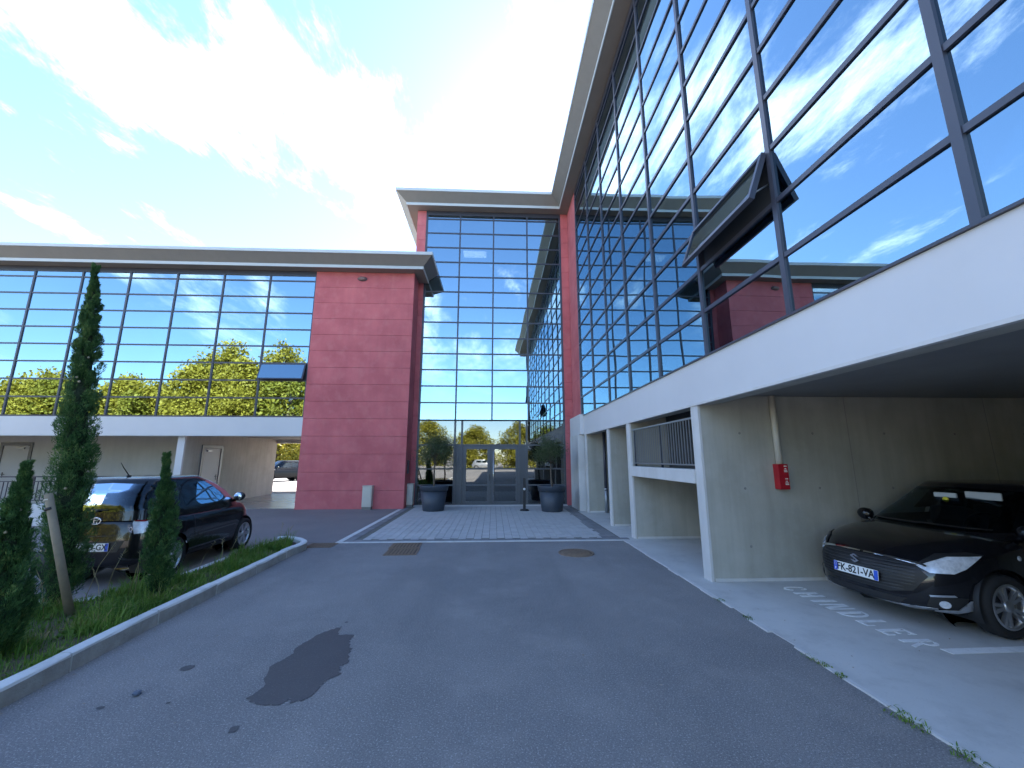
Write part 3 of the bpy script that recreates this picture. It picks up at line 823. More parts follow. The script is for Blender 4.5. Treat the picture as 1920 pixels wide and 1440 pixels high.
# low wall and railing on the left
b = MB(); b.bevbox(-27, -9.3, 12.0, 12.2, 0.0, 0.57, 0.008)
tag(b.build('low_wall', white_paint), 'low white wall under the dark railing at the left edge', 'wall')
rl = empty('railing', (-15, 12.1, 0.57), 'dark metal railing on the low white wall behind the small black car', 'railing')
b = MB(); b.box(-27, -9.3, 12.08, 12.12, 1.29, 1.325); b.build('top_rail', frame_dark, rl)
b = MB(); b.box(-27, -9.3, 12.085, 12.115, 1.165, 1.19); b.build('middle_rail', frame_dark, rl)
b = MB(); b.box(-27, -9.3, 12.085, 12.115, 0.66, 0.685); b.build('bottom_rail', frame_dark, rl)
bal = MB(); bal.box(-0.008, 0.008, -0.008, 0.008, 0.686, 1.164); bm1 = bal.mesh('baluster'); bm1.materials.append(frame_dark)
x = -16.4
while x < -9.4:
    inst('baluster', bm1, rl, (x, 12.1, 0)); x += 0.115
pb = MB(); pb.box(-0.025, 0.025, -0.02, 0.02, 0.571, 1.289); bm2 = pb.mesh('post'); bm2.materials.append(frame_dark)
for x in (-16.2, -14.55, -12.9, -11.25, -9.6): inst('post', bm2, rl, (x, 12.145, 0))
b = MB()
for k in range(90): b.box(-16.5 - .115 * k - .008, -16.5 - .115 * k + .008, 12.092, 12.108, 0.686, 1.164)
tag(b.build('baluster_run', frame_dark, rl), kind='stuff')

# bollard
bo = empty('bollard', (1.1, 14.6, 0), 'slim black bollard standing before the right entrance door', 'bollard')
b = MB(); b.lathe([(0.0, 0.0), (0.165, 0.0), (0.165, 0.02), (0.12, 0.05), (0.05, 0.06), (0.05, 0.0)], 24, Matrix.Translation((1.1, 14.6, 0.014))); b.build('base', black_plastic, bo)
b = MB(); b.bevbox(1.052, 1.148, 14.56, 14.64, 0.05, 1.13, 0.012); b.build('body', black_plastic, bo)
b = MB(); b.lathe([(0.0, 0.012), (0.035, 0.012), (0.042, 0.0)], 16, Matrix.Translation((1.1, 14.559, 0.75)) @ Matrix.Rotation(R(90), 4, 'X')); b.build('badge', mat('badge_white', (0.7, 0.7, 0.7), 0.5), bo)

# pots and small trees
def pot(x, y, r, h, lab):
    t = empty('plant_pot', (x, y, 0.015), lab, 'pot', 'plant pots at the entrance')
    m_ = Matrix.Translation((x, y, 0.015))
    b = MB(); b.lathe([(0, 0.0), (r * .70, 0.0), (r * .74, 0.02), (r * .93, h * .80), (r * .93, h * .8)], 36, m_); b.build('body', blue_grey_plastic, t)
    b = MB(); b.lathe([(r * .90, h * .79), (r * .97, h * .79), (r * 1.02, h * .97), (r * 1.03, h), (r * .95, h), (r * .92, h * .9)], 36, m_); b.build('rim', blue_grey_plastic, t)
    b = MB(); b.lathe([(r * .925, h * .905), (r * .5, h * .93), (0, h * .94)], 24, m_); b.build('potting_soil', soil, t)
pot(-2.10, 14.75, 0.50, 0.86, 'large blue-grey plastic pot left of the entrance doors')
pot(2.05, 14.4, 0.49, 0.86, 'large blue-grey plastic pot right of the entrance doors')

def leaf_quads(C, D, L, W, rs):
    """C centres, D directions (unit), L lengths, W widths -> rhombus quads"""
    n = len(C)
    rv = rs.normal(size=(n, 3))
    side = np.cross(D, rv); side /= (np.linalg.norm(side, axis=1, keepdims=True) + 1e-9)
    a = C - D * (L * .5)[:, None]; b_ = C + D * (L * .5)[:, None]
    m1 = C + side * (W * .5)[:, None]; m2 = C - side * (W * .5)[:, None]
    V = np.stack([a, m1, b_, m2], 1).reshape(-1, 3)
    return V, np.arange(4 * n).reshape(-1, 4)
def small_tree(x, y, z0, h, cr, cz, lab, seed, leaf=olive_leaf, nl=5200):
    rs = np.random.RandomState(seed); qq = random.Random(seed)
    t = empty('potted_tree', (x, y, z0), lab, 'tree', 'small trees in the entrance pots')
    b = MB(); top = Vector((x + qq.uniform(-.05, .05), y, cz))
    pts = [Vector((x, y, z0)).lerp(top, i / 6) + Vector((qq.uniform(-.015, .015), qq.uniform(-.015, .015), 0)) for i in range(7)]
    b.tube(pts, [0.036 - 0.003 * i for i in range(7)], 8)
    cl = []
    for i in range(26):
        th = qq.uniform(0, 6.28); el = qq.uniform(-.5, 1.3); rr = cr * qq.uniform(.45, 1.0)
        e_ = top + Vector((math.cos(th) * math.cos(el) * rr, math.sin(th) * math.cos(el) * rr, math.sin(el) * rr * 1.15))
        s_ = pts[qq.randint(4, 6)]
        b.tube([s_, s_.lerp(e_, .5) + Vector((0, 0, .05)), e_], [0.012, 0.008, 0.004], 5)
        cl.append(e_)
    b.build('trunk', bark, t)
    ctr = np.array([c[:] for c in cl]); idx = rs.randint(0, len(cl), nl)
    C = ctr[idx] + rs.normal(size=(nl, 3)) * cr * 0.24
    D = rs.normal(size=(nl, 3)); D /= np.linalg.norm(D, axis=1, keepdims=True)
    V, F = leaf_quads(C, D, rs.uniform(.05, .085, nl), rs.uniform(.014, .024, nl), rs)
    o = bpy.data.objects.new('crown', np_mesh('crown', V, F, leaf)); link(o, t)
small_tree(-2.12, 14.75, 0.78, 2.4, 0.62, 1.95, 'small bushy tree in the left entrance pot', 5)
small_tree(2.05, 14.4, 0.78, 2.4, 0.52, 2.0, 'small leafy tree in the right entrance pot', 8)

# drain covers
def cover_grid(cx, cy, sx, sy, rot, lab, nx, ny):
    m_ = Matrix.Translation((cx, cy, 0)) @ Matrix.Rotation(rot, 4, 'Z')
    t = empty('drain_cover', (cx, cy, 0), lab, 'drain cover')
    b = MB(); z1 = 0.012
    f = 0.03
    b.box(-sx / 2, sx / 2, -sy / 2, -sy / 2 + f, -.02, z1, m_); b.box(-sx / 2, sx / 2, sy / 2 - f, sy / 2, -.02, z1, m_)
    b.box(-sx / 2, -sx / 2 + f, -sy / 2 + f, sy / 2 - f, -.02, z1, m_); b.box(sx / 2 - f, sx / 2, -sy / 2 + f, sy / 2 - f, -.02, z1, m_)
    b.build('frame', cast_iron, t)
    b = MB(); b.box(-sx / 2 + f, sx / 2 - f, -sy / 2 + f, sy / 2 - f, -.02, 0.0055, m_); pl = b.build('plate', mat('iron_dark', (0.10, 0.075, 0.055), 0.85, noise=(14, 0.6, (0.06, 0.05, 0.04))), t)
    b = MB()
    for i in range(nx):
        for j in range(ny):
            x0 = -sx / 2 + f + .012 + (sx - 2 * f - .024) * i / nx; y0 = -sy / 2 + f + .012 + (sy - 2 * f - .024) * j / ny
            b.box(x0, x0 + (sx - 2 * f) / nx * .62, y0, y0 + (sy - 2 * f) / ny * .62, 0.005, 0.014, m_)
    tag(b.build('tread_studs', cast_iron, pl), kind='stuff')
cover_grid(-1.83, 9.0, 0.62, 0.50, R(2), 'rusty square drain cover at the paving edge, far one of the pair', 8, 5)
cover_grid(-1.78, 8.42, 0.62, 0.56, R(2), 'rusty square drain cover on the asphalt, near one of the pair', 8, 6)
cover_grid(-3.62, 9.10, 0.56, 0.42, R(0), 'rusty drain grate beside the rounded kerb end', 7, 5)
t = empty('manhole_cover', (1.62, 8.2, 0), 'round rusty manhole cover in the asphalt before the paving', 'manhole cover')
b = MB(); b.lathe([(0.31, -.02), (0.345, -.02), (0.345, 0.012), (0.31, 0.012)], 40, Matrix.Translation((1.62, 8.18, 0)), closed=True); b.build('frame', cast_iron, t)
b = MB(); b.lathe([(0.305, -.02), (0.305, 0.0075), (0.0, 0.0075)], 40, Matrix.Translation((1.62, 8.18, 0))); mp_ = b.build('lid', cast_iron, t)
b = MB()
for i in range(-9, 10):
    for j in range(-9, 10):
        if (i * i + j * j) * .03 ** 2 < .27 ** 2: b.box(1.62 + i * .03 - .009, 1.62 + i * .03 + .009, 8.18 + j * .03 - .009, 8.18 + j * .03 + .009, .007, .0115)
tag(b.build('tread_studs', cast_iron, mp_), kind='stuff')

# wet patch and drips on the asphalt
SP = [(-1.87, 3.52), (-1.83, 3.68), (-1.95, 4.01), (-1.87, 4.24), (-1.9, 4.35), (-1.83, 4.63), (-1.72, 4.79), (-1.63, 4.85), (-1.6, 4.65), (-1.44, 4.64), (-1.42, 4.45), (-1.35, 4.33), (-1.34, 4.24), (-1.28, 4.06), (-1.34, 3.98), (-1.28, 3.85), (-1.37, 3.73), (-1.38, 3.6), (-1.4, 3.51), (-1.5, 3.45), (-1.54, 3.52), (-1.58, 3.43), (-1.73, 3.44)]
def ragged(poly, amp, seed, sub=7):
    qq = random.Random(seed); out = []
    for i, a in enumerate(poly):
        c = poly[(i + 1) % len(poly)]
        for k in range(sub):
            t_ = k / sub; j = amp * (0.35 if k == 0 else 1)
            out.append((a[0] + (c[0] - a[0]) * t_ + qq.uniform(-j, j), a[1] + (c[1] - a[1]) * t_ + qq.uniform(-j, j)))
    return out
def flat(name, poly, z, m, lab, cat, group=None):
    bm = bmesh.new(); vs = [bm.verts.new((x, y, z)) for x, y in poly]
    f = bm.faces.new(vs); bm.normal_update()
    if f.normal.z < 0: f.normal_flip()
    bmesh.ops.triangulate(bm, faces=[f])
    me = bpy.data.meshes.new(name); bm.to_mesh(me); bm.free(); me.materials.append(m)
    o = bpy.data.objects.new(name, me); link(o); return tag(o, lab, cat, group)
flat('wet_patch', ragged(SP, 0.014, 2), 0.0035, asphalt_wet, 'large ragged dark wet patch on the asphalt', 'wet patch')
def blob(cx, cy, rx, ry, seed, lab):
    qq = random.Random(seed); n = 18
    flat('oil_spot', [(cx + rx * math.cos(2 * math.pi * i / n) * qq.uniform(.8, 1.15), cy + ry * math.sin(2 * math.pi * i / n) * qq.uniform(.8, 1.15)) for i in range(n)], 0.0035, asphalt_wet, lab, 'spot', 'dark spots on the asphalt')
blob(-2.66, 4.02, 0.055, 0.055, 1, 'small dark spot on the asphalt between kerb and wet patch')
blob(-1.74, 3.17, 0.028, 0.04, 2, 'small dark drip spot just below the large wet patch')
blob(-2.87, 3.46, 0.028, 0.02, 3, 'tiny dark spot on the asphalt nearest the kerb')
blob(-2.42, 3.50, 0.014, 0.016, 4, 'tiny dark spot right of the crumpled scrap')
blob(-1.63, 4.97, 0.02, 0.018, 5, 'tiny dark spot at the upper tip of the wet patch')
b = MB(); qq = random.Random(2)
bm = bmesh.new(); bmesh.ops.create_icosphere(bm, subdivisions=2, radius=0.03)
for p in bm.verts: p.co *= qq.uniform(.7, 1.25); p.co.z *= .55
b.add([p.co + Vector((-2.75, 3.62, 0.014)) for p in bm.verts], [[v.index for v in f.verts] for f in bm.faces]); bm.free()
tag(b.build('crumpled_scrap', mat('scrap', (0.09, 0.11, 0.15), 0.5)), 'crumpled grey-blue scrap lying on the asphalt near the kerb', 'litter')

# ================================================================ cars
car_black = mat('car_paint_black', (0.006, 0.006, 0.008), 0.25, coat=0.75, spec=0.15)
car_silver = mat('car_paint_silver', (0.35, 0.36, 0.37), 0.3, metal=0.5, coat=1.0)
rubber = mat('rubber', (0.016, 0.016, 0.017), 0.85, bump=(60, 0.3, 0.003))
trim_black = mat('car_trim_black', (0.012, 0.012, 0.013), 0.5)
cabin_dark = mat('cabin_dark', (0.02, 0.02, 0.022), 0.8)
seat_grey = mat('seat_grey', (0.05, 0.052, 0.056), 0.85)
chrome = mat('chrome', (0.85, 0.86, 0.88), 0.06, metal=1.0)
alloy = mat('alloy', (0.55, 0.56, 0.58), 0.3, metal=0.9)
alloy_dark = mat('alloy_dark', (0.10, 0.10, 0.11), 0.4, metal=0.6)
lamp_clear = mat('lamp_clear', (0.78, 0.81, 0.86), 0.25, metal=0.15, coat=1.0, noise=(16, 0.7, (0.38, 0.41, 0.47)))
lamp_red = mat('lamp_red', (0.42, 0.012, 0.015), 0.12, coat=1.0)
plate_white = mat('plate_white', (0.78, 0.78, 0.76), 0.4)
plate_blue = mat('plate_blue', (0.03, 0.10, 0.55), 0.4)
ink = mat('plate_ink', (0.01, 0.01, 0.012), 0.5)

def sgnpow(v, p): return math.copysign(abs(v) ** p, v)
def interp(tab, x):
    if x <= tab[0][0]: return tab[0][1]
    for (a, va), (c, vc) in zip(tab[:-1], tab[1:]):
        if x <= c:
            t = (x - a) / (c - a); t = t * t * (3 - 2 * t) if False else t
            return va + (vc - va) * t
    return tab[-1][1]
def smooth_tab(tab, n=60, it=3):
    xs = [tab[0][0] + (tab[-1][0] - tab[0][0]) * i / n for i in range(n + 1)]
    ys = [interp(tab, x) for x in xs]
    for _ in range(it):
        ys = [ys[0]] + [(ys[i - 1] + 2 * ys[i] + ys[i + 1]) / 4 for i in range(1, n)] + [ys[-1]]
    return list(zip(xs, ys))

def make_car(name, label, loc, rotz, sp):
    root = empty(name, loc, label, 'car', None, rotz, local=True)
    L, W = sp['L'], sp['W']
    top = smooth_tab(sp['top']); bot = smooth_tab(sp['bot']); wid = smooth_tab(sp['wid'])
    paint = sp.get('paint', car_black)
    # ---- lower body: superellipse sections, rounded ends
    NU, NV = 132, 72
    nx, nz = sp.get('nx', 6.0), 4.6
    V = []
    for i in range(NU + 1):
        ph = -math.pi / 2 + math.pi * i / NU
        s = math.sin(ph)
        s = math.copysign(1 - (1 - abs(s)) ** 1.0, s)
        x = s * L / 2
        e = max(0.0, 1 - abs(s) ** nx) ** (1 / nx)
        zt, zb = interp(top, x), interp(bot, x)
        zm = (zt * 0.52 + zb * 0.48)
        ez = max(0.0, 1 - abs(s) ** (nx * 1.3)) ** (1 / (nx * 1.3))
        hw = interp(wid, x) / 2
        for j in range(NV):
            th = 2 * math.pi * j / NV
            ne = nz if math.sin(th) > 0 else 9.0
            c, sn = sgnpow(math.cos(th), 2 / ne), sgnpow(math.sin(th), 2 / ne)
            z = zm + ((zt - zm) * ez if sn > 0 else (zm - zb) * max(0.0, 1 - abs(s) ** (nx * 4)) ** (1 / (nx * 4))) * sn
            zz_ = (z - 0.55) / 0.45
            y = hw * e * c * (1 - 0.05 * max(0, zz_) ** 2 - 0.05 * max(0, -zz_) ** 2)
            k = sp['bow_f'] if s > 0 else sp['bow_r']
            xx = x - math.copysign(k * (abs(y) / (W / 2)) ** 2.4 * abs(s) ** 4, s)
            if s > 0: xx -= sp.get('rake_f', 0.1) * abs(s) ** 6 * max(0, (z - 0.42) / 0.4) ** 1.5
            else: xx += sp.get('rake_r', 0.05) * abs(s) ** 6 * max(0, (z - 0.55) / 0.4) ** 1.5
            V.append(Vector((xx, y, z)))
    F = [(i * NV + j, i * NV + (j + 1) % NV, (i + 1) * NV + (j + 1) % NV, (i + 1) * NV + j) for i in range(NU) for j in range(NV)]
    bvh = BVHTree.FromPolygons(V, F)
    # ---- wheel arches
    wr = sp['wr']; Ra = wr + 0.055
    wxs = (sp['wf'], sp['wb'])
    keep, rem = [], set()
    def inside(p): return any(math.hypot(p.x - wx, p.z - wr) < Ra for wx in wxs) and abs(p.y) > W * 0.28
    vin = set()
    for f in F:
        c = sum((V[k] for k in f), Vector()) / 4
        if inside(c): vin.update(f)
        else: keep.append(f)
    kv = set(k for f in keep for k in f)
    for k in vin & kv:
        p = V[k]
        wx = min(wxs, key=lambda q_: abs(p.x - q_))
        d = math.hypot(p.x - wx, p.z - wr)
        if d > 1e-4: V[k] = Vector((wx + (p.x - wx) / d * Ra, p.y, wr + (p.z - wr) / d * Ra))
    b = MB(); b.add(V, keep, True)
    body = b.build('body', paint, root)
    # ---- cabin: horizontal slices
    zs = sp['cab_z']; nsl = 22; NS = 26
    Vc, per = [], NS * 4
    ztab_f, ztab_r, ztab_w = smooth_tab(sp['cab_f'], 40, 2), smooth_tab(sp['cab_r'], 40, 2), smooth_tab(sp['cab_w'], 40, 2)
    zR = sp['H']
    rows = []
    for i in range(nsl + 1):
        t = i / nsl; z = zs + (zR - 0.05 - zs) * t; rows.append((z, 1.0))
    for sc_, dz in ((0.97, 0.018), (0.92, 0.032), (0.8, 0.042), (0.55, 0.049), (0.25, 0.05), (0.02, 0.05)):
        rows.append((zR - 0.05 + dz, sc_))
    for z, scl in rows:
        zq = min(z, zR - 0.05)
        xf, xr, hw = interp(ztab_f, zq), interp(ztab_r, zq), interp(ztab_w, zq) / 2
        cx = (xf + xr) / 2; a = (xf - xr) / 2
        for j in range(per):
            th = 2 * math.pi * j / per
            c, sn = sgnpow(math.cos(th), 2 / 5.0), sgnpow(math.sin(th), 2 / 5.0)
            yv = hw * sn * scl
            xv = cx + a * c * scl
            xv -= math.copysign(0.10 if c > 0 else 0.05, c) * (abs(sn) ** 2) * abs(c) ** 3
            Vc.append(Vector((xv, yv, z)))
    Fc = [(i * per + j, i * per + (j + 1) % per, (i + 1) * per + (j + 1) % per, (i + 1) * per + j) for i in range(len(rows) - 1) for j in range(per)]
    bvc = BVHTree.FromPolygons(Vc, Fc)
    # window openings are cut out of the cabin so that the glass is see-through
    def pip(poly, a, c):
        r = False; n = len(poly)
        for i in range(n):
            x1, y1 = poly[i]; x2, y2 = poly[i - 1]
            if (y1 > c) != (y2 > c) and a < (x2 - x1) * (c - y1) / (y2 - y1) + x1: r = not r
        return r
    def shrink(poly, d):
        cx = sum(p[0] for p in poly) / len(poly); cy = sum(p[1] for p in poly) / len(poly)
        return [(cx + (p[0] - cx) * (1 - d / max(0.05, math.hypot(p[0] - cx, p[1] - cy))), cy + (p[1] - cy) * (1 - d / max(0.05, math.hypot(p[0] - cx, p[1] - cy)))) for p in poly]
    wins = sp['windows']
    kf = []
    for f in Fc:
        c = sum((Vc[k] for k in f), Vector()) / 4
        n_ = (Vc[f[1]] - Vc[f[0]]).cross(Vc[f[2]] - Vc[f[0]])
        cut = False
        for kind, poly in wins:
            sh = shrink(poly, 0.045)
            if kind == 'front' and c.x > (interp(ztab_f, c.z) + interp(ztab_r, c.z)) / 2 and abs(n_.x) > abs(n_.y) and pip(sh, c.y, c.z): cut = True
            if kind == 'rear' and c.x < (interp(ztab_f, c.z) + interp(ztab_r, c.z)) / 2 and abs(n_.x) > abs(n_.y) and pip(sh, c.y, c.z): cut = True
            if kind == 'side' and abs(n_.y) > abs(n_.x) and pip(sh, c.x, c.z): cut = True
        if not cut: kf.append(f)
    b = MB(); b.add(Vc, kf, True); roof_o = b.build('cabin', paint, root)
    # ---- conformal patches
    def patch(pname, poly, dirv, m, parent, off=0.004, target='both', rings=6, dens=0.03, flip=False, smooth=True):
        """poly in (a, b): a along horizontal axis perpendicular to dirv, b = z"""
        d = Vector(dirv).normalized(); ax = Vector((-d.y, d.x, 0)).normalized()
        if d.x < -0.5 or d.x > 0.5: ax = Vector((0, 1, 0)) if abs(d.y) < 0.01 else ax
        if abs(d.y) > 0.99: ax = Vector((1, 0, 0))
        pts = []
        n = len(poly)
        for i in range(n):
            a, c = Vector(poly[i]), Vector(poly[(i + 1) % n])
            k = max(1, int((c - a).length / dens))
            pts += [a.lerp(c, q_ / k) for q_ in range(k)]
        cx = sum((p for p in pts), Vector((0, 0))) / len(pts)
        P = [cx]
        for r_ in range(1, rings + 1): P += [cx.lerp(p, r_ / rings) for p in pts]
        vs = []
        for p in P:
            o_ = ax * p.x + Vector((0, 0, p.y)) - d * 6
            best = None
            for tgt in ((bvh, bvc) if target == 'both' else ((bvh,) if target == 'body' else (bvc,))):
                h = tgt.ray_cast(o_, d, 12)
                if h[0] is not None and (best is None or h[3] < best[3]): best = h
            if best is None: vs.append(None)
            else:
                nn = best[1] if best[1].dot(d) < 0 else -best[1]
                vs.append(best[0] + nn * off)
        k = len(pts); fs = []
        for i in range(k): fs.append((0, 1 + i, 1 + (i + 1) % k))
        for r_ in range(rings - 1):
            for i in range(k):
                fs.append((1 + r_ * k + i, 1 + (r_ + 1) * k + i, 1 + (r_ + 1) * k + (i + 1) % k, 1 + r_ * k + (i + 1) % k))
        fs = [f for f in fs if all(vs[q_] is not None for q_ in f)]
        vs = [v if v is not None else Vector((0, 0, 0.5)) for v in vs]
        used = sorted(set(q_ for f in fs for q_ in f)); mp2 = {u: i for i, u in enumerate(used)}
        b = MB(); b.add([vs[u] for u in used], [tuple(mp2[q_] for q_ in f) for f in fs], smooth)
        return b.build(pname, m, parent)
    root_patch = patch
    dirs = {'front': (-1, 0, 0), 'rear': (1, 0, 0)}
    for kind, poly in wins:
        if kind == 'front': patch('windscreen', poly, (-1, 0, 0), car_glass, root, 0.004, 'cab', 10)
        elif kind == 'rear': patch('rear_window', poly, (1, 0, 0), car_glass, root, 0.004, 'cab', 10)
        else:
            for sg in (1, -1): patch('side_window', poly, (0, -sg, 0), car_glass, root, 0.004, 'cab', 8)
    # cabin interior: floor tub and seats
    b = MB(); b.bevbox(sp['cab_r'][0][1] + .25, sp['cab_f'][0][1] - .2, -W * .40, W * .40, 0.45, zs - 0.02, 0.05); inter = b.build('interior', cabin_dark, root)
    for sx in sp.get('seats', (-0.1,)):
        for sy in (-0.36, 0.36):
            b = MB(); m_ = Matrix.Translation((sx, sy, zs - 0.25)) @ Matrix.Rotation(R(-14), 4, 'Y')
            b.bevbox(-0.08, 0.06, -0.23, 0.23, 0.0, 0.52, 0.05, m_); b.bevbox(-0.06, 0.05, -0.12, 0.12, 0.54, 0.72, 0.04, m_); b.build('seat', seat_grey, inter)
    if sp.get('wheel_pos'):
        b = MB(); m_ = Matrix.Translation(sp['wheel_pos']) @ Matrix.Rotation(R(65), 4, 'Y')
        b.lathe([(0.18 + 0.016 * math.cos(a), 0.016 * math.sin(a)) for a in [k * math.pi / 4 for k in range(8)]], 28, m_, closed=True); b.bevbox(-0.17, 0.17, -0.03, 0.03, -0.012, 0.012, 0.006, m_); b.build('steering_wheel', trim_black, inter)
    # ---- wheel wells, wheels
    for wx in wxs:
        for sg in (1, -1):
            b = MB(); m_ = Matrix.Translation((wx, sg * W * 0.29, wr)) @ Matrix.Rotation(R(90), 4, 'X')
            vs = []; na = 24
            for k in range(na + 1):
                a = R(-24) + R(228) * k / na
                for (rr_, yy_) in ((Ra, W * 0.475), (Ra, W * 0.29), (0.0, W * 0.29)):
                    vs.append((wx + rr_ * math.cos(a), sg * yy_, wr + rr_ * math.sin(a)))
            b.add(vs, [(k * 3 + q_, k * 3 + q_ + 1, k * 3 + q_ + 4, k * 3 + q_ + 3) for k in range(na) for q_ in (0, 1)], True); b.build('wheel_well', trim_black, root)
            y_out = sp['track_out']
            Mx = Matrix.Translation((wx, sg * y_out, wr)) @ Matrix.Rotation(sp.get('steer', 0) if wx == wxs[0] else 0, 4, 'Z') @ Matrix.Rotation(R(90) if sg < 0 else R(-90), 4, 'X')
            # local +z points outward
            tw = 0.19; rr = sp['rim']
            b = MB()
            b.lathe([(rr, -tw), (wr - .02, -tw), (wr - .003, -tw + .025), (wr, -tw + .06), (wr, -0.045), (wr - .004, -0.02), (wr - .03, 0.004), (rr + .045, 0.006), (rr + .012, -0.006), (rr, -0.015)], 48, Mx, closed=True)
            wh = b.build('wheel', rubber, root)
            b = MB(); b.lathe([(rr + .004, -0.012), (rr - .012, -0.002), (rr - .022, -0.010), (rr - .03, -0.05), (rr - .03, -tw)], 48, Mx); b.build('rim', alloy, wh)
            b = MB(); b.lathe([(rr - .03, -0.075), (0.0, -0.085)], 36, Mx); b.build('brake_disc', alloy_dark, wh)
            b = MB(); ns = sp['spokes']
            for k in range(ns):
                a = 2 * math.pi * k / ns
                for da in sp.get('twin', (0,)):
                    m_ = Mx @ Matrix.Rotation(a + da, 4, 'Z')
                    r0, r1 = 0.035, rr - .012; w0, w1 = sp['spw']
                    vs = [(r0, -w0, -.022), (r1, -w1, -.014), (r1, w1, -.014), (r0, w0, -.022), (r0, -w0 * 1.2, -.05), (r1, -w1 * 1.3, -.05), (r1, w1 * 1.3, -.05), (r0, w0 * 1.2, -.05)]
                    b.add([m_ @ Vector(v) for v in vs], [(0, 1, 2, 3), (0, 4, 5, 1), (3, 2, 6, 7), (1, 5, 6, 2), (0, 3, 7, 4)])
            b.lathe([(0.0, -0.006), (0.045, -0.008), (0.058, -0.02), (0.06, -.05)], 24, Mx); b.build('spokes', alloy, wh)
    # ---- mirrors
    for sg in (1, -1):
        mx, mz = sp['mirror']
        b = MB(); bm = bmesh.new(); bmesh.ops.create_uvsphere(bm, u_segments=16, v_segments=10, radius=1.0)
        yy_ = sg * (W / 2 - 0.02)
        b.add([Vector((mx + p.co.x * 0.075 - 0.0, yy_ + p.co.y * 0.105, mz + p.co.z * 0.085)) for p in bm.verts], [[v.index for v in f.verts] for f in bm.faces], True); bm.free()
        b.tube([(mx + 0.02, sg * (W / 2 - 0.12), mz - 0.07), (mx, yy_, mz - 0.03)], 0.03, 8)
        mo = b.build('mirror', paint, root)
        b = MB(); b.lathe([(0, 0), (0.07, 0.0), (0.075, -0.01)], 20, Matrix.Translation((mx - 0.072, yy_, mz)) @ Matrix.Rotation(R(-90), 4, 'Y')); b.build('mirror_glass', chrome, mo)
    # door lines and handle, side moulding
    for sg in (1, -1):
        for lx, (za, zb_) in sp['seams']:
            patch('door_seam', [(lx - .004, za), (lx + .004, za), (lx + .004, zb_), (lx - .004, zb_)], (0, -sg, 0), trim_black, body, 0.0015, 'body', 2)
        hx, hz_ = sp['handle']
        b = MB(); hit = bvh.ray_cast(Vector((hx, sg * 3, hz_)), Vector((0, -sg, 0)))
        yb_ = hit[0].y
        b.tube([(hx - .1, yb_, hz_), (hx - .08, yb_ + sg * .03, hz_), (hx + .08, yb_ + sg * .03, hz_), (hx + .1, yb_, hz_)], 0.012, 8); b.build('door_handle', paint, body)
        patch('sill_moulding', [(sp['wb'] + Ra + .02, 0.27), (sp['wf'] - Ra - .02, 0.25), (sp['wf'] - Ra - .02, 0.30), (sp['wb'] + Ra + .02, 0.32)], (0, -sg, 0), trim_black, body, 0.006, 'body', 3)
    return root, body, patch, bvh

def plate(root, M_, text, size, left_blue=True, right_blue=True, spacing=1.0):
    """M_: local frame, x to the reader's right, y up, z towards the reader"""
    b = MB(); b.bevbox(-0.26, 0.26, -0.055, 0.055, -0.008, 0.0, 0.003, M_)
    p = b.build('number_plate', plate_white, root)
    b = MB(); b.box(-0.258, -0.214, -0.052, 0.052, 0.0003, 0.0012, M_); b.box(0.214, 0.258, -0.052, 0.052, 0.0003, 0.0012, M_); b.build('plate_band', plate_blue, p)
    me = text_mesh(text, size, spacing, 0.0028); me.materials.append(ink)
    me.transform(M_ @ Matrix.Translation((0, -0.002, 0.0015)) @ Matrix.Scale(0.86, 4, (1, 0, 0)))
    o = bpy.data.objects.new('plate_number', me); link(o, p)
    me = text_mesh('F', 0.036, 1, 0.001); me.materials.append(plate_white); me.transform(M_ @ Matrix.Translation((-0.236, -0.03, 0.002)))
    o = bpy.data.objects.new('country_letter', me); link(o, p)
    b = MB()
    for k in range(12):
        a = k * math.pi / 6; b.box(-0.236 + .014 * math.cos(a) - .002, -0.236 + .014 * math.cos(a) + .002, .022 + .014 * math.sin(a) - .002, .022 + .014 * math.sin(a) + .002, .0012, .0018, M_)
    tag(b.build('stars', mat('star_yellow', (0.8, 0.6, 0.05), 0.5), p), kind='stuff')
    return p

# ---- hatchback in the parking bay (seen from the front)
HB = dict(L=3.84, W=1.735, H=1.50, bow_f=0.30, bow_r=0.16, rake_f=0.10, rake_r=0.04, nx=5.0,
    top=[(-1.92, .90), (-1.2, .96), (0.6, .97), (0.95, 0.965), (1.35, .90), (1.7, .82), (1.92, .70)],
    bot=[(-1.92, .30), (-1.5, .22), (1.3, .19), (1.7, .19), (1.92, .22)], wid=[(-1.92, 1.62), (-1.0, 1.73), (1.1, 1.735), (1.92, 1.66)],
    wr=0.305, rim=0.215, wf=1.10, wb=-1.35, track_out=0.862, spokes=5, twin=(-0.19, 0.19), spw=(0.014, 0.019), steer=R(-2),
    cab_z=0.88, cab_f=[(0.88, 1.10), (1.0, 0.88), (1.2, 0.52), (1.45, 0.10)], cab_r=[(0.88, -1.80), (1.1, -1.76), (1.45, -1.42)], cab_w=[(0.88, 1.58), (1.0, 1.53), (1.45, 1.17)],
    windows=[('front', [(-.70, .985), (-.35, .965), (.35, .965), (.70, .985), (.54, 1.405), (0, 1.43), (-.54, 1.405)]),
             ('rear', [(-.58, 1.02), (.58, 1.02), (.48, 1.38), (-.48, 1.38)]),
             ('side', [(.62, .99), (-.36, 1.0), (-.36, 1.37), (.12, 1.37), (.30, 1.29)]), ('side', [(-.44, 1.0), (-1.15, 1.03), (-1.2, 1.33), (-.44, 1.37)])],
    seats=(-0.15, -0.95), wheel_pos=(0.42, 0.36, 0.98), mirror=(0.62, 1.0), seams=[(0.72, (.3, .95)), (-0.40, (.28, .96))], handle=(-0.25, .85))
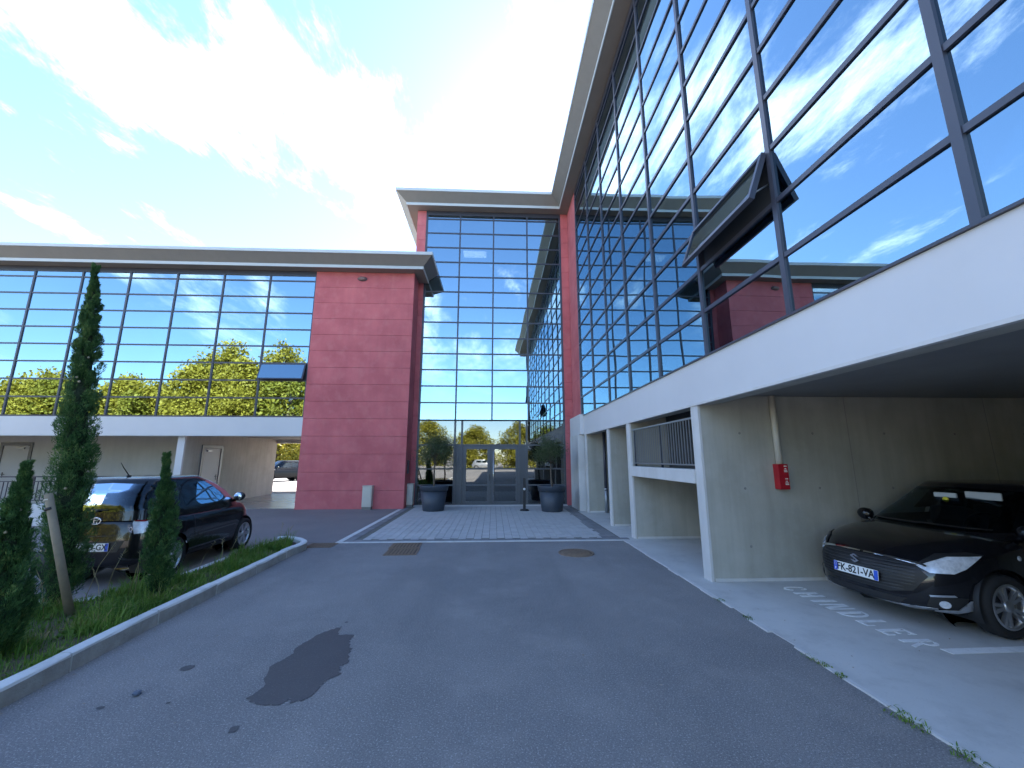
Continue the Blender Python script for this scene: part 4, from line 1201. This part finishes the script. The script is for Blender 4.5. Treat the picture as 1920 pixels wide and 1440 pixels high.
hb, hbody, hp, hbv = make_car('parked_car', 'black hatchback parked nose-out in the concrete bay, headlights to the driveway', (6.24, 5.18, 0.008), R(180 + 8), HB)
# grille, lower intake, lamps
def mirrored(name, poly, dirv, m, parent, off, rings=6):
    hp(name, poly, dirv, m, parent, off, 'body', rings)
    hp(name, [(-a, c) for a, c in poly], (dirv[0], -dirv[1], dirv[2]), m, parent, off, 'body', rings)
GR = [(-.52, .66), (-.30, .685), (.30, .685), (.52, .66), (.60, .56), (.50, .40), (.32, .355), (-.32, .355), (-.50, .40), (-.60, .56)]
grille = hp('grille', GR, (-1, 0, 0), trim_black, hb, 0.004, 'body', 8)
for k in range(9):
    z = .395 + k * .031
    wv = .52 if z > .45 else .44
    hp('grille_bar', [(-wv, z), (wv, z), (wv, z + .010), (-wv, z + .010)], (-1, 0, 0), mat('grille_bar', (0.03, 0.03, 0.033), 0.35), grille, 0.016, 'body', 3)
hp('chrome_strip', [(-.0, .688), (.30, .688), (.56, .655), (.66, .62), (.66, .60), (.55, .635), (.30, .670), (0, .672)], (-1, 0, 0), chrome, grille, 0.014, 'body', 5) if False else None
hp('lower_intake', [(-.45, .315), (.45, .315), (.38, .245), (-.38, .245)], (-1, 0, 0), trim_black, hb, 0.004, 'body', 5)
hp('splitter_trim', [(-.62, .262), (-.45, .228), (.45, .228), (.62, .262), (.62, .248), (.45, .214), (-.45, .214), (-.62, .248)], (-1, 0, 0), alloy, hb, 0.006, 'body', 4)
dl = (-0.78, -0.62, 0)
# headlamp outline in the plane facing the front-left corner: a is measured along (-d.y, d.x)
def axa(d, x, y):
    d = Vector(d).normalized(); return -d.y * x + d.x * y
for sg in (1, -1):
    d = (-0.80, -0.60 * sg, 0)
    pts3 = [(1.80, .53), (1.66, .70), (1.42, .80), (1.26, .845), (1.38, .845)]
    A = lambda x, y: axa(d, x, y * sg)
    poly = [(A(1.80, .56), .655), (A(1.74, .64), .60), (A(1.60, .76), .61), (A(1.50, .80), .66), (A(1.32, .845), .785), (A(1.45, .80), .80), (A(1.66, .66), .765)]
    hl = hp('headlight', poly, d, lamp_clear, hb, 0.006, 'body', 6)
    poly2 = [(A(1.70, .66), .665), (A(1.62, .73), .64), (A(1.54, .775), .67), (A(1.50, .79), .72), (A(1.60, .74), .735), (A(1.68, .68), .71)]
    hp('reflector', poly2, d, mat('lamp_bright', (0.88, 0.90, 0.95), 0.2, metal=0.3, coat=1.0, noise=(30, 0.6, (0.5, 0.53, 0.6))), hl, 0.012, 'body', 4)
    hp('lamp_brow', [(A(1.80, .56), .668), (A(1.66, .66), .778), (A(1.45, .80), .812), (A(1.30, .85), .795), (A(1.32, .845), .785), (A(1.45, .80), .798), (A(1.66, .66), .762), (A(1.79, .56), .655)], d, trim_black, hl, 0.010, 'body', 3)
    fogp = [(A(1.74, .60), .365), (A(1.60, .72), .385), (A(1.52, .79), .38), (A(1.55, .78), .26), (A(1.66, .70), .245), (A(1.78, .58), .27)]
    fg = hp('fog_recess', fogp, d, trim_black, hb, 0.004, 'body', 5)
    hp('fog_lamp', [(A(1.68, .68) + .045 * math.cos(t), .305 + .036 * math.sin(t)) for t in [k * .524 for k in range(12)]], d, lamp_clear, fg, 0.012, 'body', 4)
    hp('day_light', [(A(1.75, .60), .385), (A(1.60, .72), .405), (A(1.58, .73), .388), (A(1.74, .60), .366)], d, chrome, fg, 0.014, 'body', 3)
    hp('fog_trim', [(A(1.52, .80), .36), (A(1.50, .81), .36), (A(1.50, .81), .27), (A(1.62, .74), .225), (A(1.74, .62), .23), (A(1.74, .62), .242), (A(1.62, .73), .24), (A(1.525, .80), .275)], d, alloy, fg, 0.010, 'body', 3)
for sg in (1, -1):
    d = (-1, 0, 0)
    hp('chrome_strip', [(sg * .02, .698), (sg * .30, .700), (sg * .52, .685), (sg * .58, .665), (sg * .58, .650), (sg * .52, .668), (sg * .30, .688), (sg * .02, .688)], d, chrome, grille, 0.012, 'body', 3)
hx_ = hbv.ray_cast(Vector((3, 0, .53)), Vector((-1, 0, 0)))[0].x
Mp = Matrix.Translation((hx_ + 0.035, 0, 0.49)) @ Matrix(((0, 0, 1, 0), (1, 0, 0, 0), (0, 1, 0, 0), (0, 0, 0, 1))) @ Matrix.Rotation(R(-6), 4, 'X')
plate(hb, Mp, 'FK-821-VA', 0.112)
# badge: angular S of two interlocked strokes
Sg = [(0, .05), (.048, .016), (.048, .004), (.018, -.014), (.048, -.034), (.0, -.05) , (-.048, -.018), (-.048, -.006), (-.016, .014), (-.048, .034)]
bd = MB(); mB = Matrix.Translation((hx_ + 0.012, 0, 0.625)) @ Matrix(((0, 0, 1, 0), (1, 0, 0, 0), (0, 1, 0, 0), (0, 0, 0, 1)))
bd.prism([(-.05, .022), (0.0, .052), (.05, .022), (.018, .022), (0, .034), (-.02, .022), (.05, -.022), (.02, -.022)][0:6] + [], 0, 0.008, mB)
bd.prism([(-.05, .022), (-.02, .022), (.05, -.022), (.02, -.022)], 0, 0.009, mB)
bd.prism([(.05, -.022), (0.0, -.052), (-.05, -.022), (-.018, -.022), (0, -.034), (.02, -.022)], 0, 0.008, mB)
bd.build('badge', chrome, hb)
# rear-view mirror, sun visor, air freshener, wipers
b = MB(); b.bevbox(0.34, 0.37, -0.12, 0.12, 1.30, 1.36, 0.012); b.build('rear_view_mirror', mat('mirror_pale', (0.45, 0.47, 0.47), 0.4), hb)
b = MB(); b.bevbox(0.30, 0.32, 0.18, 0.52, 1.30, 1.39, 0.008); b.build('sun_visor', mat('visor', (0.42, 0.43, 0.42), 0.8), hb)
b = MB(); b.lathe([(0, .012), (.03, .01), (.035, 0), (.03, -.01), (0, -.012)], 16, Matrix.Translation((0.395, 0.02, 1.275)) @ Matrix.Rotation(R(90), 4, 'Y')); b.build('air_freshener', mat('freshener_yellow', (0.75, 0.62, 0.03), 0.5), hb)
for (y0_, y1_) in ((-.55, .05), (.02, .62)):
    hp('wiper', [(y0_, .990), (y1_, .985), (y1_, .998), (y0_, 1.003)], (-1, 0, 0), trim_black, hb, 0.02, 'both', 2)
for sg in (1, -1):
    b = MB(); hit = hbv.ray_cast(Vector((0.84, sg * 3, .76)), Vector((0, -sg, 0)))[0]
    b.lathe([(0, .008), (.022, .006), (.028, 0)], 14, Matrix.Translation((0.84, hit.y, .76)) @ Matrix.Rotation(R(-90 * sg), 4, 'X')); b.build('side_repeater', lamp_clear, hb)

# ---- tiny city car (seen from behind)
CC = dict(L=2.985, W=1.68, H=1.52, bow_f=0.26, bow_r=0.14, rake_f=0.12, rake_r=0.06, nx=6.5,
    top=[(-1.49, .98), (-1.0, 1.0), (0.5, 1.0), (0.95, .99), (1.2, .92), (1.49, .76)],
    bot=[(-1.49, .27), (-1.1, .21), (1.1, .19), (1.49, .22)], wid=[(-1.49, 1.60), (-0.9, 1.68), (1.0, 1.66), (1.49, 1.50)],
    wr=0.30, rim=0.215, wf=0.97, wb=-1.03, track_out=0.835, spokes=6, twin=(-.12, .12), spw=(0.016, 0.022),
    cab_z=0.90, cab_f=[(0.90, 1.12), (1.0, .98), (1.2, .72), (1.35, .42), (1.47, 0.02)], cab_r=[(0.90, -1.455), (1.1, -1.43), (1.30, -1.36), (1.47, -1.25)], cab_w=[(0.90, 1.56), (1.0, 1.52), (1.47, 1.18)],
    windows=[('front', [(-.62, 1.02), (.62, 1.02), (.50, 1.40), (-.50, 1.40)]),
             ('rear', [(-.62, 1.045), (0, 1.02), (.62, 1.045), (.655, 1.12), (.575, 1.405), (0, 1.43), (-.575, 1.405), (-.655, 1.12)]),
             ('side', [(.80, 1.03), (-.42, 1.02), (-.50, 1.10), (-.36, 1.40), (.10, 1.41), (.50, 1.28)])],
    seats=(-0.05, -0.75), mirror=(0.66, 1.06), seams=[(0.86, (.3, .98)), (-0.60, (.5, .98))], handle=(-0.42, .93))
cc, cbody, cp_, cbv = make_car('parked_car', 'tiny black city car parked behind the cypresses, rear hatch towards the driveway', (-5.86, 7.83, 0.004), R(93), CC)
for sg in (1, -1):
    d = (0.90, -0.436 * sg, 0)
    A = lambda x, y: axa(d, x, y * sg)
    tl = cp_('tail_light', [(A(-1.47, .52), 1.02), (A(-1.36, .80), 1.03), (A(-1.34, .815), .90), (A(-1.42, .74), .72), (A(-1.48, .54), .71), (A(-1.49, .50), .86)], d, lamp_clear, cc, 0.008, 'body', 6)
    cp_('red_lens', [(A(-1.48, .53), 1.01), (A(-1.36, .79), 1.02), (A(-1.345, .80), .92), (A(-1.46, .63), .87), (A(-1.485, .52), .88)], d, lamp_red, tl, 0.014, 'body', 4)
    cp_('reflector', [(A(-1.44, .70), .40), (A(-1.40, .76), .40), (A(-1.40, .76), .47), (A(-1.44, .70), .47)], d, lamp_red, cc, 0.006, 'body', 3)
cp_('hatch_seam', [(-.58, .70), (.58, .70), (.58, .692), (-.58, .692)], (1, 0, 0), trim_black, cc, 0.002, 'body', 2)
cp_('plate_recess', [(-.42, .62), (.42, .62), (.36, .47), (-.36, .47)], (1, 0, 0), trim_black, cc, 0.004, 'body', 4)
rx_ = cbv.ray_cast(Vector((-3, 0, .55)), Vector((1, 0, 0)))[0].x
Mp = Matrix.Translation((rx_ - 0.022, 0.0, 0.545)) @ Matrix(((0, 0, -1, 0), (-1, 0, 0, 0), (0, 1, 0, 0), (0, 0, 0, 1)))
plate(cc, Mp, 'DZ-199-GX', 0.112)
rz_ = cbv.ray_cast(Vector((-3, 0, .87)), Vector((1, 0, 0)))[0].x
MbR = Matrix.Translation((rz_ - 0.016, 0.0, 0.905)) @ Matrix(((0, 0, -1, 0), (-1, 0, 0, 0), (0, 1, 0, 0), (0, 0, 0, 1)))
def ring(b, m_, rx, ry, t, cx=0, cy=0):
    n = 28
    prof = [(cx + rx * math.cos(2 * math.pi * k / n), cy + ry * math.sin(2 * math.pi * k / n), 0.006) for k in range(n + 1)]
    b.tube([m_ @ Vector(p) for p in prof], t, 6, cap=False)
b = MB(); ring(b, MbR, .068, .047, .007); ring(b, MbR, .022, .045, .0055); ring(b, MbR, .044, .016, .0055, 0, .027); b.build('badge', chrome, cc)
me = text_mesh('iQ', 0.09, 1.0, 0.003); me.materials.append(chrome)
rq = cbv.ray_cast(Vector((-3, -.46, .78)), Vector((1, 0, 0)))[0].x
me.transform(Matrix.Translation((rq - 0.012, -0.46, 0.775)) @ Matrix(((0, 0, -1, 0), (-1, 0, 0, 0), (0, 1, 0, 0), (0, 0, 0, 1))) @ Matrix.Rotation(R(-14), 4, 'Y'))
o = bpy.data.objects.new('model_lettering', me); link(o, cc)
b = MB(); b.tube([(-1.02, 0.0, 1.515), (-1.02, 0.0, 1.54)], 0.03, 10); b.tube([(-1.02, 0, 1.535), (-1.12, 0.02, 1.66), (-1.17, 0.03, 1.735)], [0.008, 0.006, 0.004], 6); b.build('roof_antenna', trim_black, cc)
b = MB(); b.tube([(-1.46, 0.15, 1.07), (-1.45, -0.12, 1.05)], 0.01, 6); b.tube([(-1.475, 0.0, 1.035), (-1.46, 0.0, 1.06)], 0.022, 8); b.build('rear_wiper', trim_black, cc)

# ---- dark car beyond the passage and a silver one far behind the viewpoint (mirrored in the doors)
SV = dict(L=4.3, W=1.80, H=1.66, bow_f=0.25, bow_r=0.15, rake_f=0.10, rake_r=0.05, nx=6,
    top=[(-2.15, 1.0), (-1.2, 1.05), (0.7, 1.06), (1.0, 1.05), (1.6, .99), (2.15, .82)], bot=[(-2.15, .36), (-1.5, .27), (1.5, .25), (2.15, .30)], wid=[(-2.15, 1.66), (-1, 1.8), (1.2, 1.8), (2.15, 1.64)],
    wr=0.34, rim=0.23, wf=1.32, wb=-1.30, track_out=0.895, spokes=5, spw=(0.03, 0.05),
    cab_z=0.97, cab_f=[(0.97, 1.15), (1.15, .9), (1.6, .28)], cab_r=[(0.97, -2.0), (1.2, -1.95), (1.6, -1.6)], cab_w=[(0.97, 1.62), (1.6, 1.22)],
    windows=[('front', [(-.68, 1.10), (.68, 1.10), (.54, 1.54), (-.54, 1.54)]), ('rear', [(-.58, 1.15), (.58, 1.15), (.48, 1.5), (-.48, 1.5)]),
             ('side', [(.65, 1.10), (-.36, 1.1), (-.36, 1.5), (.25, 1.5)]), ('side', [(-.44, 1.1), (-1.3, 1.12), (-1.35, 1.45), (-.44, 1.5)])],
    seats=(-0.1,), mirror=(0.75, 1.12), seams=[(0.75, (.4, 1.0)), (-0.40, (.4, 1.0))], handle=(-0.25, .95))
SV['paint'] = mat('car_paint_dull_black', (0.008, 0.008, 0.009), 0.35, coat=0.15, spec=0.2)
sv, svb, svp, _ = make_car('parked_car', 'dark off-roader standing in the sun beyond the passage', (-17.5, 34.6, 0), R(235), SV)
svp('grille', [(-.5, .85), (.5, .85), (.45, .62), (-.45, .62)], (-1, 0, 0), trim_black, sv, 0.004, 'body', 4)
for sg in (1, -1): svp('headlight', [(sg * .52, .84), (sg * .78, .88), (sg * .80, .74), (sg * .56, .72)], (-1, 0, 0), lamp_clear, sv, 0.006, 'body', 4)
SV2 = dict(SV); SV2['paint'] = car_silver
s2, s2b, s2p, _ = make_car('parked_car', 'silver car parked across the road, mirrored in the glass entrance doors', (-1.6, -38, 0), R(5), SV2)

# ================================================================ vegetation
def cypress(base, top, r0, lab, seed, nclump, per, prof, core=0.62):
    rs = np.random.RandomState(seed); qq = random.Random(seed)
    base, top = Vector(base), Vector(top); H_ = (top - base).length
    t = empty('cypress', base, lab, 'tree', 'cypresses on the planting island')
    ax = top - base
    b = MB(); b.tube([base - Vector((0, 0, .05)), base.lerp(top, .3), base.lerp(top, .85)], [0.05 * r0 / .25, 0.035 * r0 / .25, 0.008], 8); b.build('trunk', bark, t)
    rad = lambda f: interp(prof, f) * r0
    C, D, Ls = [], [], []
    for i in range(nclump):
        f = (i + qq.random()) / nclump; f = f ** 0.92
        th = qq.uniform(0, 2 * math.pi); bulge = 0.80 + 0.30 * math.sin(3 * th + 9 * f + seed) * math.sin(17 * f + seed * 2) + qq.uniform(-.14, .14)
        r_ = rad(f) * max(.45, bulge) * qq.uniform(.55, .92)
        c0 = base + ax * f + Vector((math.cos(th) * r_, math.sin(th) * r_, 0))
        out = Vector((math.cos(th), math.sin(th), 0))
        hl = qq.uniform(.10, .22) * (0.6 + 0.6 * (1 - f))
        n = per
        u = rs.rand(n); a = rs.rand(n) * 2 * np.pi
        lr = rad(min(1, f + .04)) / r0
        hl *= 0.45 + .55 * lr
        cr = (0.012 + (0.025 + 0.085 * r0) * lr) * qq.uniform(.7, 1.5) * np.sin(np.pi * np.clip(u * .9 + .08, 0, 1)) ** .7 * (0.5 + .5 * rs.rand(n)) * 1.35
        lean = out * .35 + Vector((0, 0, 1))
        px = np.array(c0[:])[None] + np.outer(u * hl * 1.5, np.array(lean[:]))
        px[:, 0] += cr * np.cos(a); px[:, 1] += cr * np.sin(a)
        dd = np.stack([np.cos(a) * .55, np.sin(a) * .55, np.ones(n) * .95], 1) + np.array(out[:])[None] * .25 + rs.normal(size=(n, 3)) * .30
        C.append(px); D.append(dd)
    C = np.concatenate(C); D = np.concatenate(D); D /= np.linalg.norm(D, axis=1, keepdims=True)
    n = len(C)
    V, F = leaf_quads(C, D, rs.uniform(.022, .055, n), rs.uniform(.0045, .009, n), rs)
    # opaque twig core
    b = MB(); Mh = 40; vs = []
    for i in range(Mh + 1):
        f = i / Mh; p = base + ax * (f * .97 + .01)
        for k in range(14):
            a = 2 * math.pi * k / 14; r_ = rad(f) * core * (0.85 + .25 * math.sin(5 * a + 13 * f))
            vs.append(p + Vector((math.cos(a) * r_, math.sin(a) * r_, 0)))
    fs = [(i * 14 + k, i * 14 + (k + 1) % 14, (i + 1) * 14 + (k + 1) % 14, (i + 1) * 14 + k) for i in range(Mh) for k in range(14)]
    o = bpy.data.objects.new('crown', np_mesh('crown', V, F, cypress_leaf)); link(o, t)
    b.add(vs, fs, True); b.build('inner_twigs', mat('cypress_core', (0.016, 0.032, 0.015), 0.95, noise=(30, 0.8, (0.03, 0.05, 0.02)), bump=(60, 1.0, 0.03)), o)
    # pale cones
    b = MB()
    for k in range(int(9 * H_ / 4) + 3):
        f = qq.uniform(.1, .75); th = qq.uniform(3.4, 6.0); r_ = rad(f) * 0.93
        p = base + ax * f + Vector((math.cos(th) * r_, math.sin(th) * r_, .03))
        bm = bmesh.new(); bmesh.ops.create_icosphere(bm, subdivisions=1, radius=qq.uniform(.012, .018)); b.add([v.co + p for v in bm.verts], [[v.index for v in f_.verts] for f_ in bm.faces], True); bm.free()
    tag(b.build('cones', mat('cone_pale', (0.36, 0.32, 0.22), 0.8), o), kind='stuff')
    return t
PROF = [(0, .55), (.04, .85), (.12, 1.0), (.30, 1.0), (.45, .86), (.60, .72), (.75, .52), (.88, .30), (.95, .14), (1.0, .02)]
PROF2 = [(0, .6), (.1, .95), (.3, 1.0), (.5, .86), (.66, .55), (.8, .24), (.9, .12), (1.0, .03)]
PROF3 = [(0, .8), (.12, 1.0), (.3, .9), (.45, .68), (.6, .42), (.75, .24), (.9, .10), (1.0, .03)]
cypress((-5.12, 5.35, .08), (-5.50, 5.38, 4.38), 0.19, 'tall slender cypress rising past the left wing\'s glazing, beside the leaning stake', 3, 430, 190, PROF)
cypress((-4.20, 5.62, .08), (-4.36, 5.62, 1.84), 0.112, 'small narrow cypress in front of the tiny black car', 5, 170, 190, PROF2)
cypress((-4.42, 4.05, .08), (-4.44, 4.1, 1.72), 0.225, 'low cypress cut by the left picture edge', 9, 280, 200, PROF3)
# stake
st = empty('tree_stake', (-4.70, 5.10, 0.08), 'round wooden stake leaning against the tall cypress', 'stake')
b = MB(); b.tube([(-4.68, 5.08, 0.02), (-4.90, 5.05, 0.68), (-5.14, 5.02, 1.40)], [0.042, 0.040, 0.038], 12); b.build('pole', wood, st)
b = MB(); b.tube([(-5.125, 5.022, 1.33), (-5.128, 5.022, 1.345)], 0.042, 12); b.build('pale_tie', cream_pvc, st)
b = MB(); b.tube([(-5.09, 5.025, 1.22), (-5.10, 5.024, 1.25)], 0.045, 12); b.build('dark_tie', black_plastic, st)

def in_poly(poly, x, y):
    r = False; n = len(poly)
    for i in range(n):
        x1, y1 = poly[i]; x2, y2 = poly[i - 1]
        if (y1 > y) != (y2 > y) and x < (x2 - x1) * (y - y1) / (y2 - y1) + x1: r = not r
    return r
BED = [(-3.66, 1.0), (-3.70, 3.4), (-3.82, 5.0), (-3.88, 6.8), (-3.92, 8.3), (-4.15, 8.98), (-4.5, 9.2), (-4.62, 9.0), (-4.60, 6.5), (-4.9, 5.8), (-5.6, 4.8), (-5.8, 3.2), (-5.8, 1.0)]
def blades(n, poly, hmin, hmax, wd, seed, dens=None, arch=.55):
    rs = np.random.RandomState(seed); P = []
    xs = [p[0] for p in poly]; ys = [p[1] for p in poly]
    while len(P) < n:
        x, y = rs.uniform(min(xs), max(xs)), rs.uniform(min(ys), max(ys))
        if in_poly(poly, x, y):
            k = math.sin(x * 5.3 + 1) * math.sin(y * 3.1 + 2) + .5 * math.sin(y * 9 + x * 4)
            if dens and rs.rand() > dens(x, y, k): continue
            P.append((x, y, k))
    P = np.array(P); h = rs.uniform(hmin, hmax, n) * (0.65 + .35 * np.clip(P[:, 2] + .6, 0, 1.6))
    a = rs.uniform(0, 2 * np.pi, n); bend = h * rs.uniform(.1, arch * 1.6, n)
    dx, dy = np.cos(a), np.sin(a); w_ = wd * rs.uniform(.6, 1.3, n)
    b0 = np.stack([P[:, 0], P[:, 1], np.full(n, .078)], 1); sd_ = np.stack([-dy, dx, np.zeros(n)], 1) * w_[:, None] / 2
    m_ = b0 + np.stack([dx * bend * .35, dy * bend * .35, h * .6], 1); tp = b0 + np.stack([dx * bend, dy * bend, h * (1 - .25 * bend / h)], 1)
    V = np.stack([b0 - sd_, b0 + sd_, m_ + sd_ * .8, m_ - sd_ * .8, tp + sd_ * .1, tp - sd_ * .1], 1).reshape(-1, 3)
    i = np.arange(n) * 6
    F = np.concatenate([np.stack([i, i + 1, i + 2, i + 3], 1), np.stack([i + 3, i + 2, i + 4, i + 5], 1)])
    return V, F
V1, F1 = blades(26000, BED, .035, .15, .008, 1, lambda x, y, k: .35 + .6 * (k > -.25) - .35 * (abs(y - 7.0) < .5 and x > -4.2))
V2, F2 = blades(2200, BED, .14, .32, .009, 2, lambda x, y, k: .9 if (k > .35 or (8.2 < y < 8.9)) else .12, .8)
V3, F3 = blades(2600, BED, .05, .11, .034, 3, lambda x, y, k: .9 if math.sin(x * 8) * math.sin(y * 5) > .2 else .05, 1.0)
V = np.concatenate([V1, V2, V3]); F = np.concatenate([F1, F2 + len(V1), F3 + len(V1) + len(V2)])
o = bpy.data.objects.new('grass', np_mesh('grass', V, F, grass_leaf)); COL.objects.link(o)
tag(o, 'green grass and weeds growing along the planting island', 'grass', kind='stuff')
# tall dry stalks, countable but too thin to split further
qq = random.Random(4); b = MB()
for (x, y, h, dx, dy) in [(-4.62, 5.35, .62, .08, .1), (-4.55, 5.6, .75, .2, .0), (-4.72, 5.2, .80, .22, .1), (-4.42, 5.55, .55, -.1, .1), (-4.50, 5.2, .45, -.2, .05), (-4.30, 6.4, .5, .15, .1), (-4.25, 6.9, .45, -.1, .1), (-4.35, 7.2, .42, .05, .1), (-4.9, 5.0, .6, -.12, -.1), (-4.1, 8.5, .4, .1, .05), (-4.3, 8.7, .42, 0, .1), (-4.75, 4.6, .5, .25, -.1)]:
    b.tube([(x, y, .08), (x + dx * .4, y + dy * .4, .08 + h * .6), (x + dx, y + dy, .08 + h)], [.0035, .003, .002], 5)
    for k in range(6):
        p = Vector((x + dx * (.8 + .05 * k), y + dy * (.8 + .05 * k), .08 + h * (.82 + .035 * k)))
        b.tube([p, p + Vector((qq.uniform(-.03, .03), qq.uniform(-.03, .03), .025))], [.004, .001], 4)
tag(b.build('dry_grass_stalks', dry_stalk), 'tall dry grass stalks between the cypresses', 'grass', kind='stuff')
# weeds along slab edge and fallen leaves
rs = np.random.RandomState(8); parts = []; off = 0; FV = []
for (y, s) in [(5.45, .05), (4.85, .05), (3.95, .06), (3.80, .04), (3.62, .03), (3.08, .10), (3.02, .09), (2.72, .05), (2.60, .10), (2.42, .07), (1.9, .1)]:
    poly = [(2.93 - s, y - s * 1.3), (2.965, y - s * 1.3), (2.965, y + s * 1.3), (2.93 - s, y + s * 1.3)]
    v_, f_ = blades(45, poly, .01, .035, .008, int(y * 100), None, 1.2); v_[:, 2] -= .07
    parts.append(v_); FV.append(f_ + off); off += len(v_)
o = bpy.data.objects.new('joint_weeds', np_mesh('joint_weeds', np.concatenate(parts), np.concatenate(FV), grass_leaf)); COL.objects.link(o)
tag(o, 'small weeds sprouting along the joint of asphalt and parking floor', 'weeds', kind='stuff')
b = MB(); qq = random.Random(31)
for k in range(420):
    if k < 70: x, y = qq.uniform(-3.4, 2.8), qq.uniform(1.6, 9.2)
    elif k < 100: x, y = qq.uniform(3.0, 4.9), qq.uniform(2.2, 5.9)
    else:
        y = qq.uniform(1.5, 8.2); x = -3.545 - .03 * (y - 2) + abs(qq.gauss(0, .07)) if y < 6 else -3.72 + abs(qq.gauss(0, .07))
    s = qq.uniform(.008, .02) if k < 100 else qq.uniform(.004, .011); a = qq.uniform(0, 6.28); c_, s_ = math.cos(a), math.sin(a); z = .016
    q4 = [(-s, 0, 0), (0, -s * .45, .004), (s, 0, .002), (0, s * .45, .006)]
    b.add([(x + p[0] * c_ - p[1] * s_, y + p[0] * s_ + p[1] * c_, z + p[2]) for p in q4], [(0, 1, 2, 3)])
tag(b.build('leaf_litter', leafmat('litter', (0.22, 0.16, 0.10), (0.42, 0.38, 0.33), 0.1)), 'tiny dry leaves and crumbs scattered over asphalt and parking floor', 'litter', kind='stuff')

# trees behind the viewpoint (mirrored in the glazing) and beyond the passage
def tree(x, y, h, rx, seed, m_leaf, lab, group, low=.06, nl=11000, leaf=.36, ncl=95):
    rs = np.random.RandomState(seed); qq = random.Random(seed)
    t = empty('roadside_tree', (x, y, 0), lab, 'tree', group)
    b = MB(); tp = Vector((x + qq.uniform(-.5, .5), y, h * .72))
    b.tube([(x, y, -.1), Vector((x, y, 0)).lerp(tp, .5) + Vector((qq.uniform(-.2, .2), 0, 0)), tp], [h * .024, h * .016, h * .005], 9)
    cen = []
    for i in range(ncl):
        f = low + (1 - low) * (i + qq.random()) / ncl; th = qq.uniform(0, 6.283)
        rr = rx * (math.sin(math.pi * min(1, (f - low) / (1 - low) * .80 + .20)) ** .6) * qq.uniform(.35, 1.0)
        c = Vector((x + math.cos(th) * rr, y + math.sin(th) * rr * .8, f * h * .95)); cen.append(c)
        if i % 3 == 0: b.tube([Vector((x, y, max(.5, c.z - rr * .7))), c], [h * .006, h * .0015], 5)
    b.build('trunk', bark, t)
    ctr = np.array([c[:] for c in cen]); idx = rs.randint(0, ncl, nl)
    d = rs.normal(size=(nl, 3)); d /= np.linalg.norm(d, axis=1, keepdims=True)
    cs_ = rs.uniform(.6, 1.25, ncl)[idx] * rx * .30
    C = ctr[idx] + d * (cs_ * rs.rand(nl) ** .4)[:, None]
    C[:, 2] = np.maximum(C[:, 2], .1)
    D = d * .6 + rs.normal(size=(nl, 3)) * .5; D /= np.linalg.norm(D, axis=1, keepdims=True)
    V, F = leaf_quads(C, D, rs.uniform(.7, 1.3, nl) * leaf, rs.uniform(.5, .8, nl) * leaf, rs)
    o = bpy.data.objects.new('crown', np_mesh('crown', V, F, m_leaf)); link(o, t)
LT = 'sunlit yellow-green tree of the row across the road, mirrored in the left wing\'s glazing'
LT2 = 'lower bushy tree of the front row, mirrored along the foot of the left wing\'s glazing'
for i, (x, y, h, rx) in enumerate([(-70, -19, 9.5, 5), (-62, -17, 11, 5.0), (-55, -20, 12.5, 5), (-49, -16, 10.5, 4.5), (-44, -19, 11.5, 4.2), (-39.5, -17, 10.5, 4), (-35.5, -20, 14.2, 4.4), (-31, -17, 15.2, 4.8), (-26, -18, 15.6, 5), (-21, -20, 14, 4.8), (-33.5, -15, 12.2, 4.2), (-28.5, -15, 13, 4.4), (-23.5, -15.5, 12.6, 4.4), (-41.5, -15, 10.4, 4), (-52, -15, 9.6, 4.2)]):
    tree(x, y, h, rx, 40 + i, (tree_leaf, tree_leaf2, tree_leaf2)[i % 3], LT, 'trees mirrored in the left glazing')
for i in range(16):
    tree(-72 + i * 3.7 + (i % 3) * .5, -12.5 - (i % 4) * .8, 6.8 + 1.9 * math.sin(i * 2.3) + .06 * i, 3.2, 100 + i, (tree_leaf2, tree_leaf)[i % 2], LT2, 'hedge trees mirrored in the left glazing', low=.02, nl=6000, leaf=.30, ncl=50)
for i, (x, y, h, rx) in enumerate([(-13, -48, 9, 5), (-4, -50, 8, 5), (5, -49, 9, 5), (13, -47, 8, 4)]):
    tree(x, y, h, rx, 70 + i, tree_leaf, 'tree across the road, mirrored behind the pots in the entrance glass', 'trees mirrored in the entrance glass', low=.05)
for i, (x, y, h, rx) in enumerate([(-27, 52, 7, 5), (-20, 50, 6, 4.5), (-34, 55, 8, 5)]):
    tree(x, y, h, rx, 80 + i, tree_leaf2, 'sunlit yellow-green tree seen through the drive-through passage', 'trees beyond the passage', low=.03)
b = MB(); b.bevbox(-45, -12, 58, 58.5, 0, 2.2, 0.02); tag(b.build('boundary_wall', mat('tan_wall', (0.5, 0.4, 0.28), 0.85, noise=(1, .4, (0.42, 0.33, 0.23)))), 'sunlit tan boundary wall far beyond the passage', 'wall')
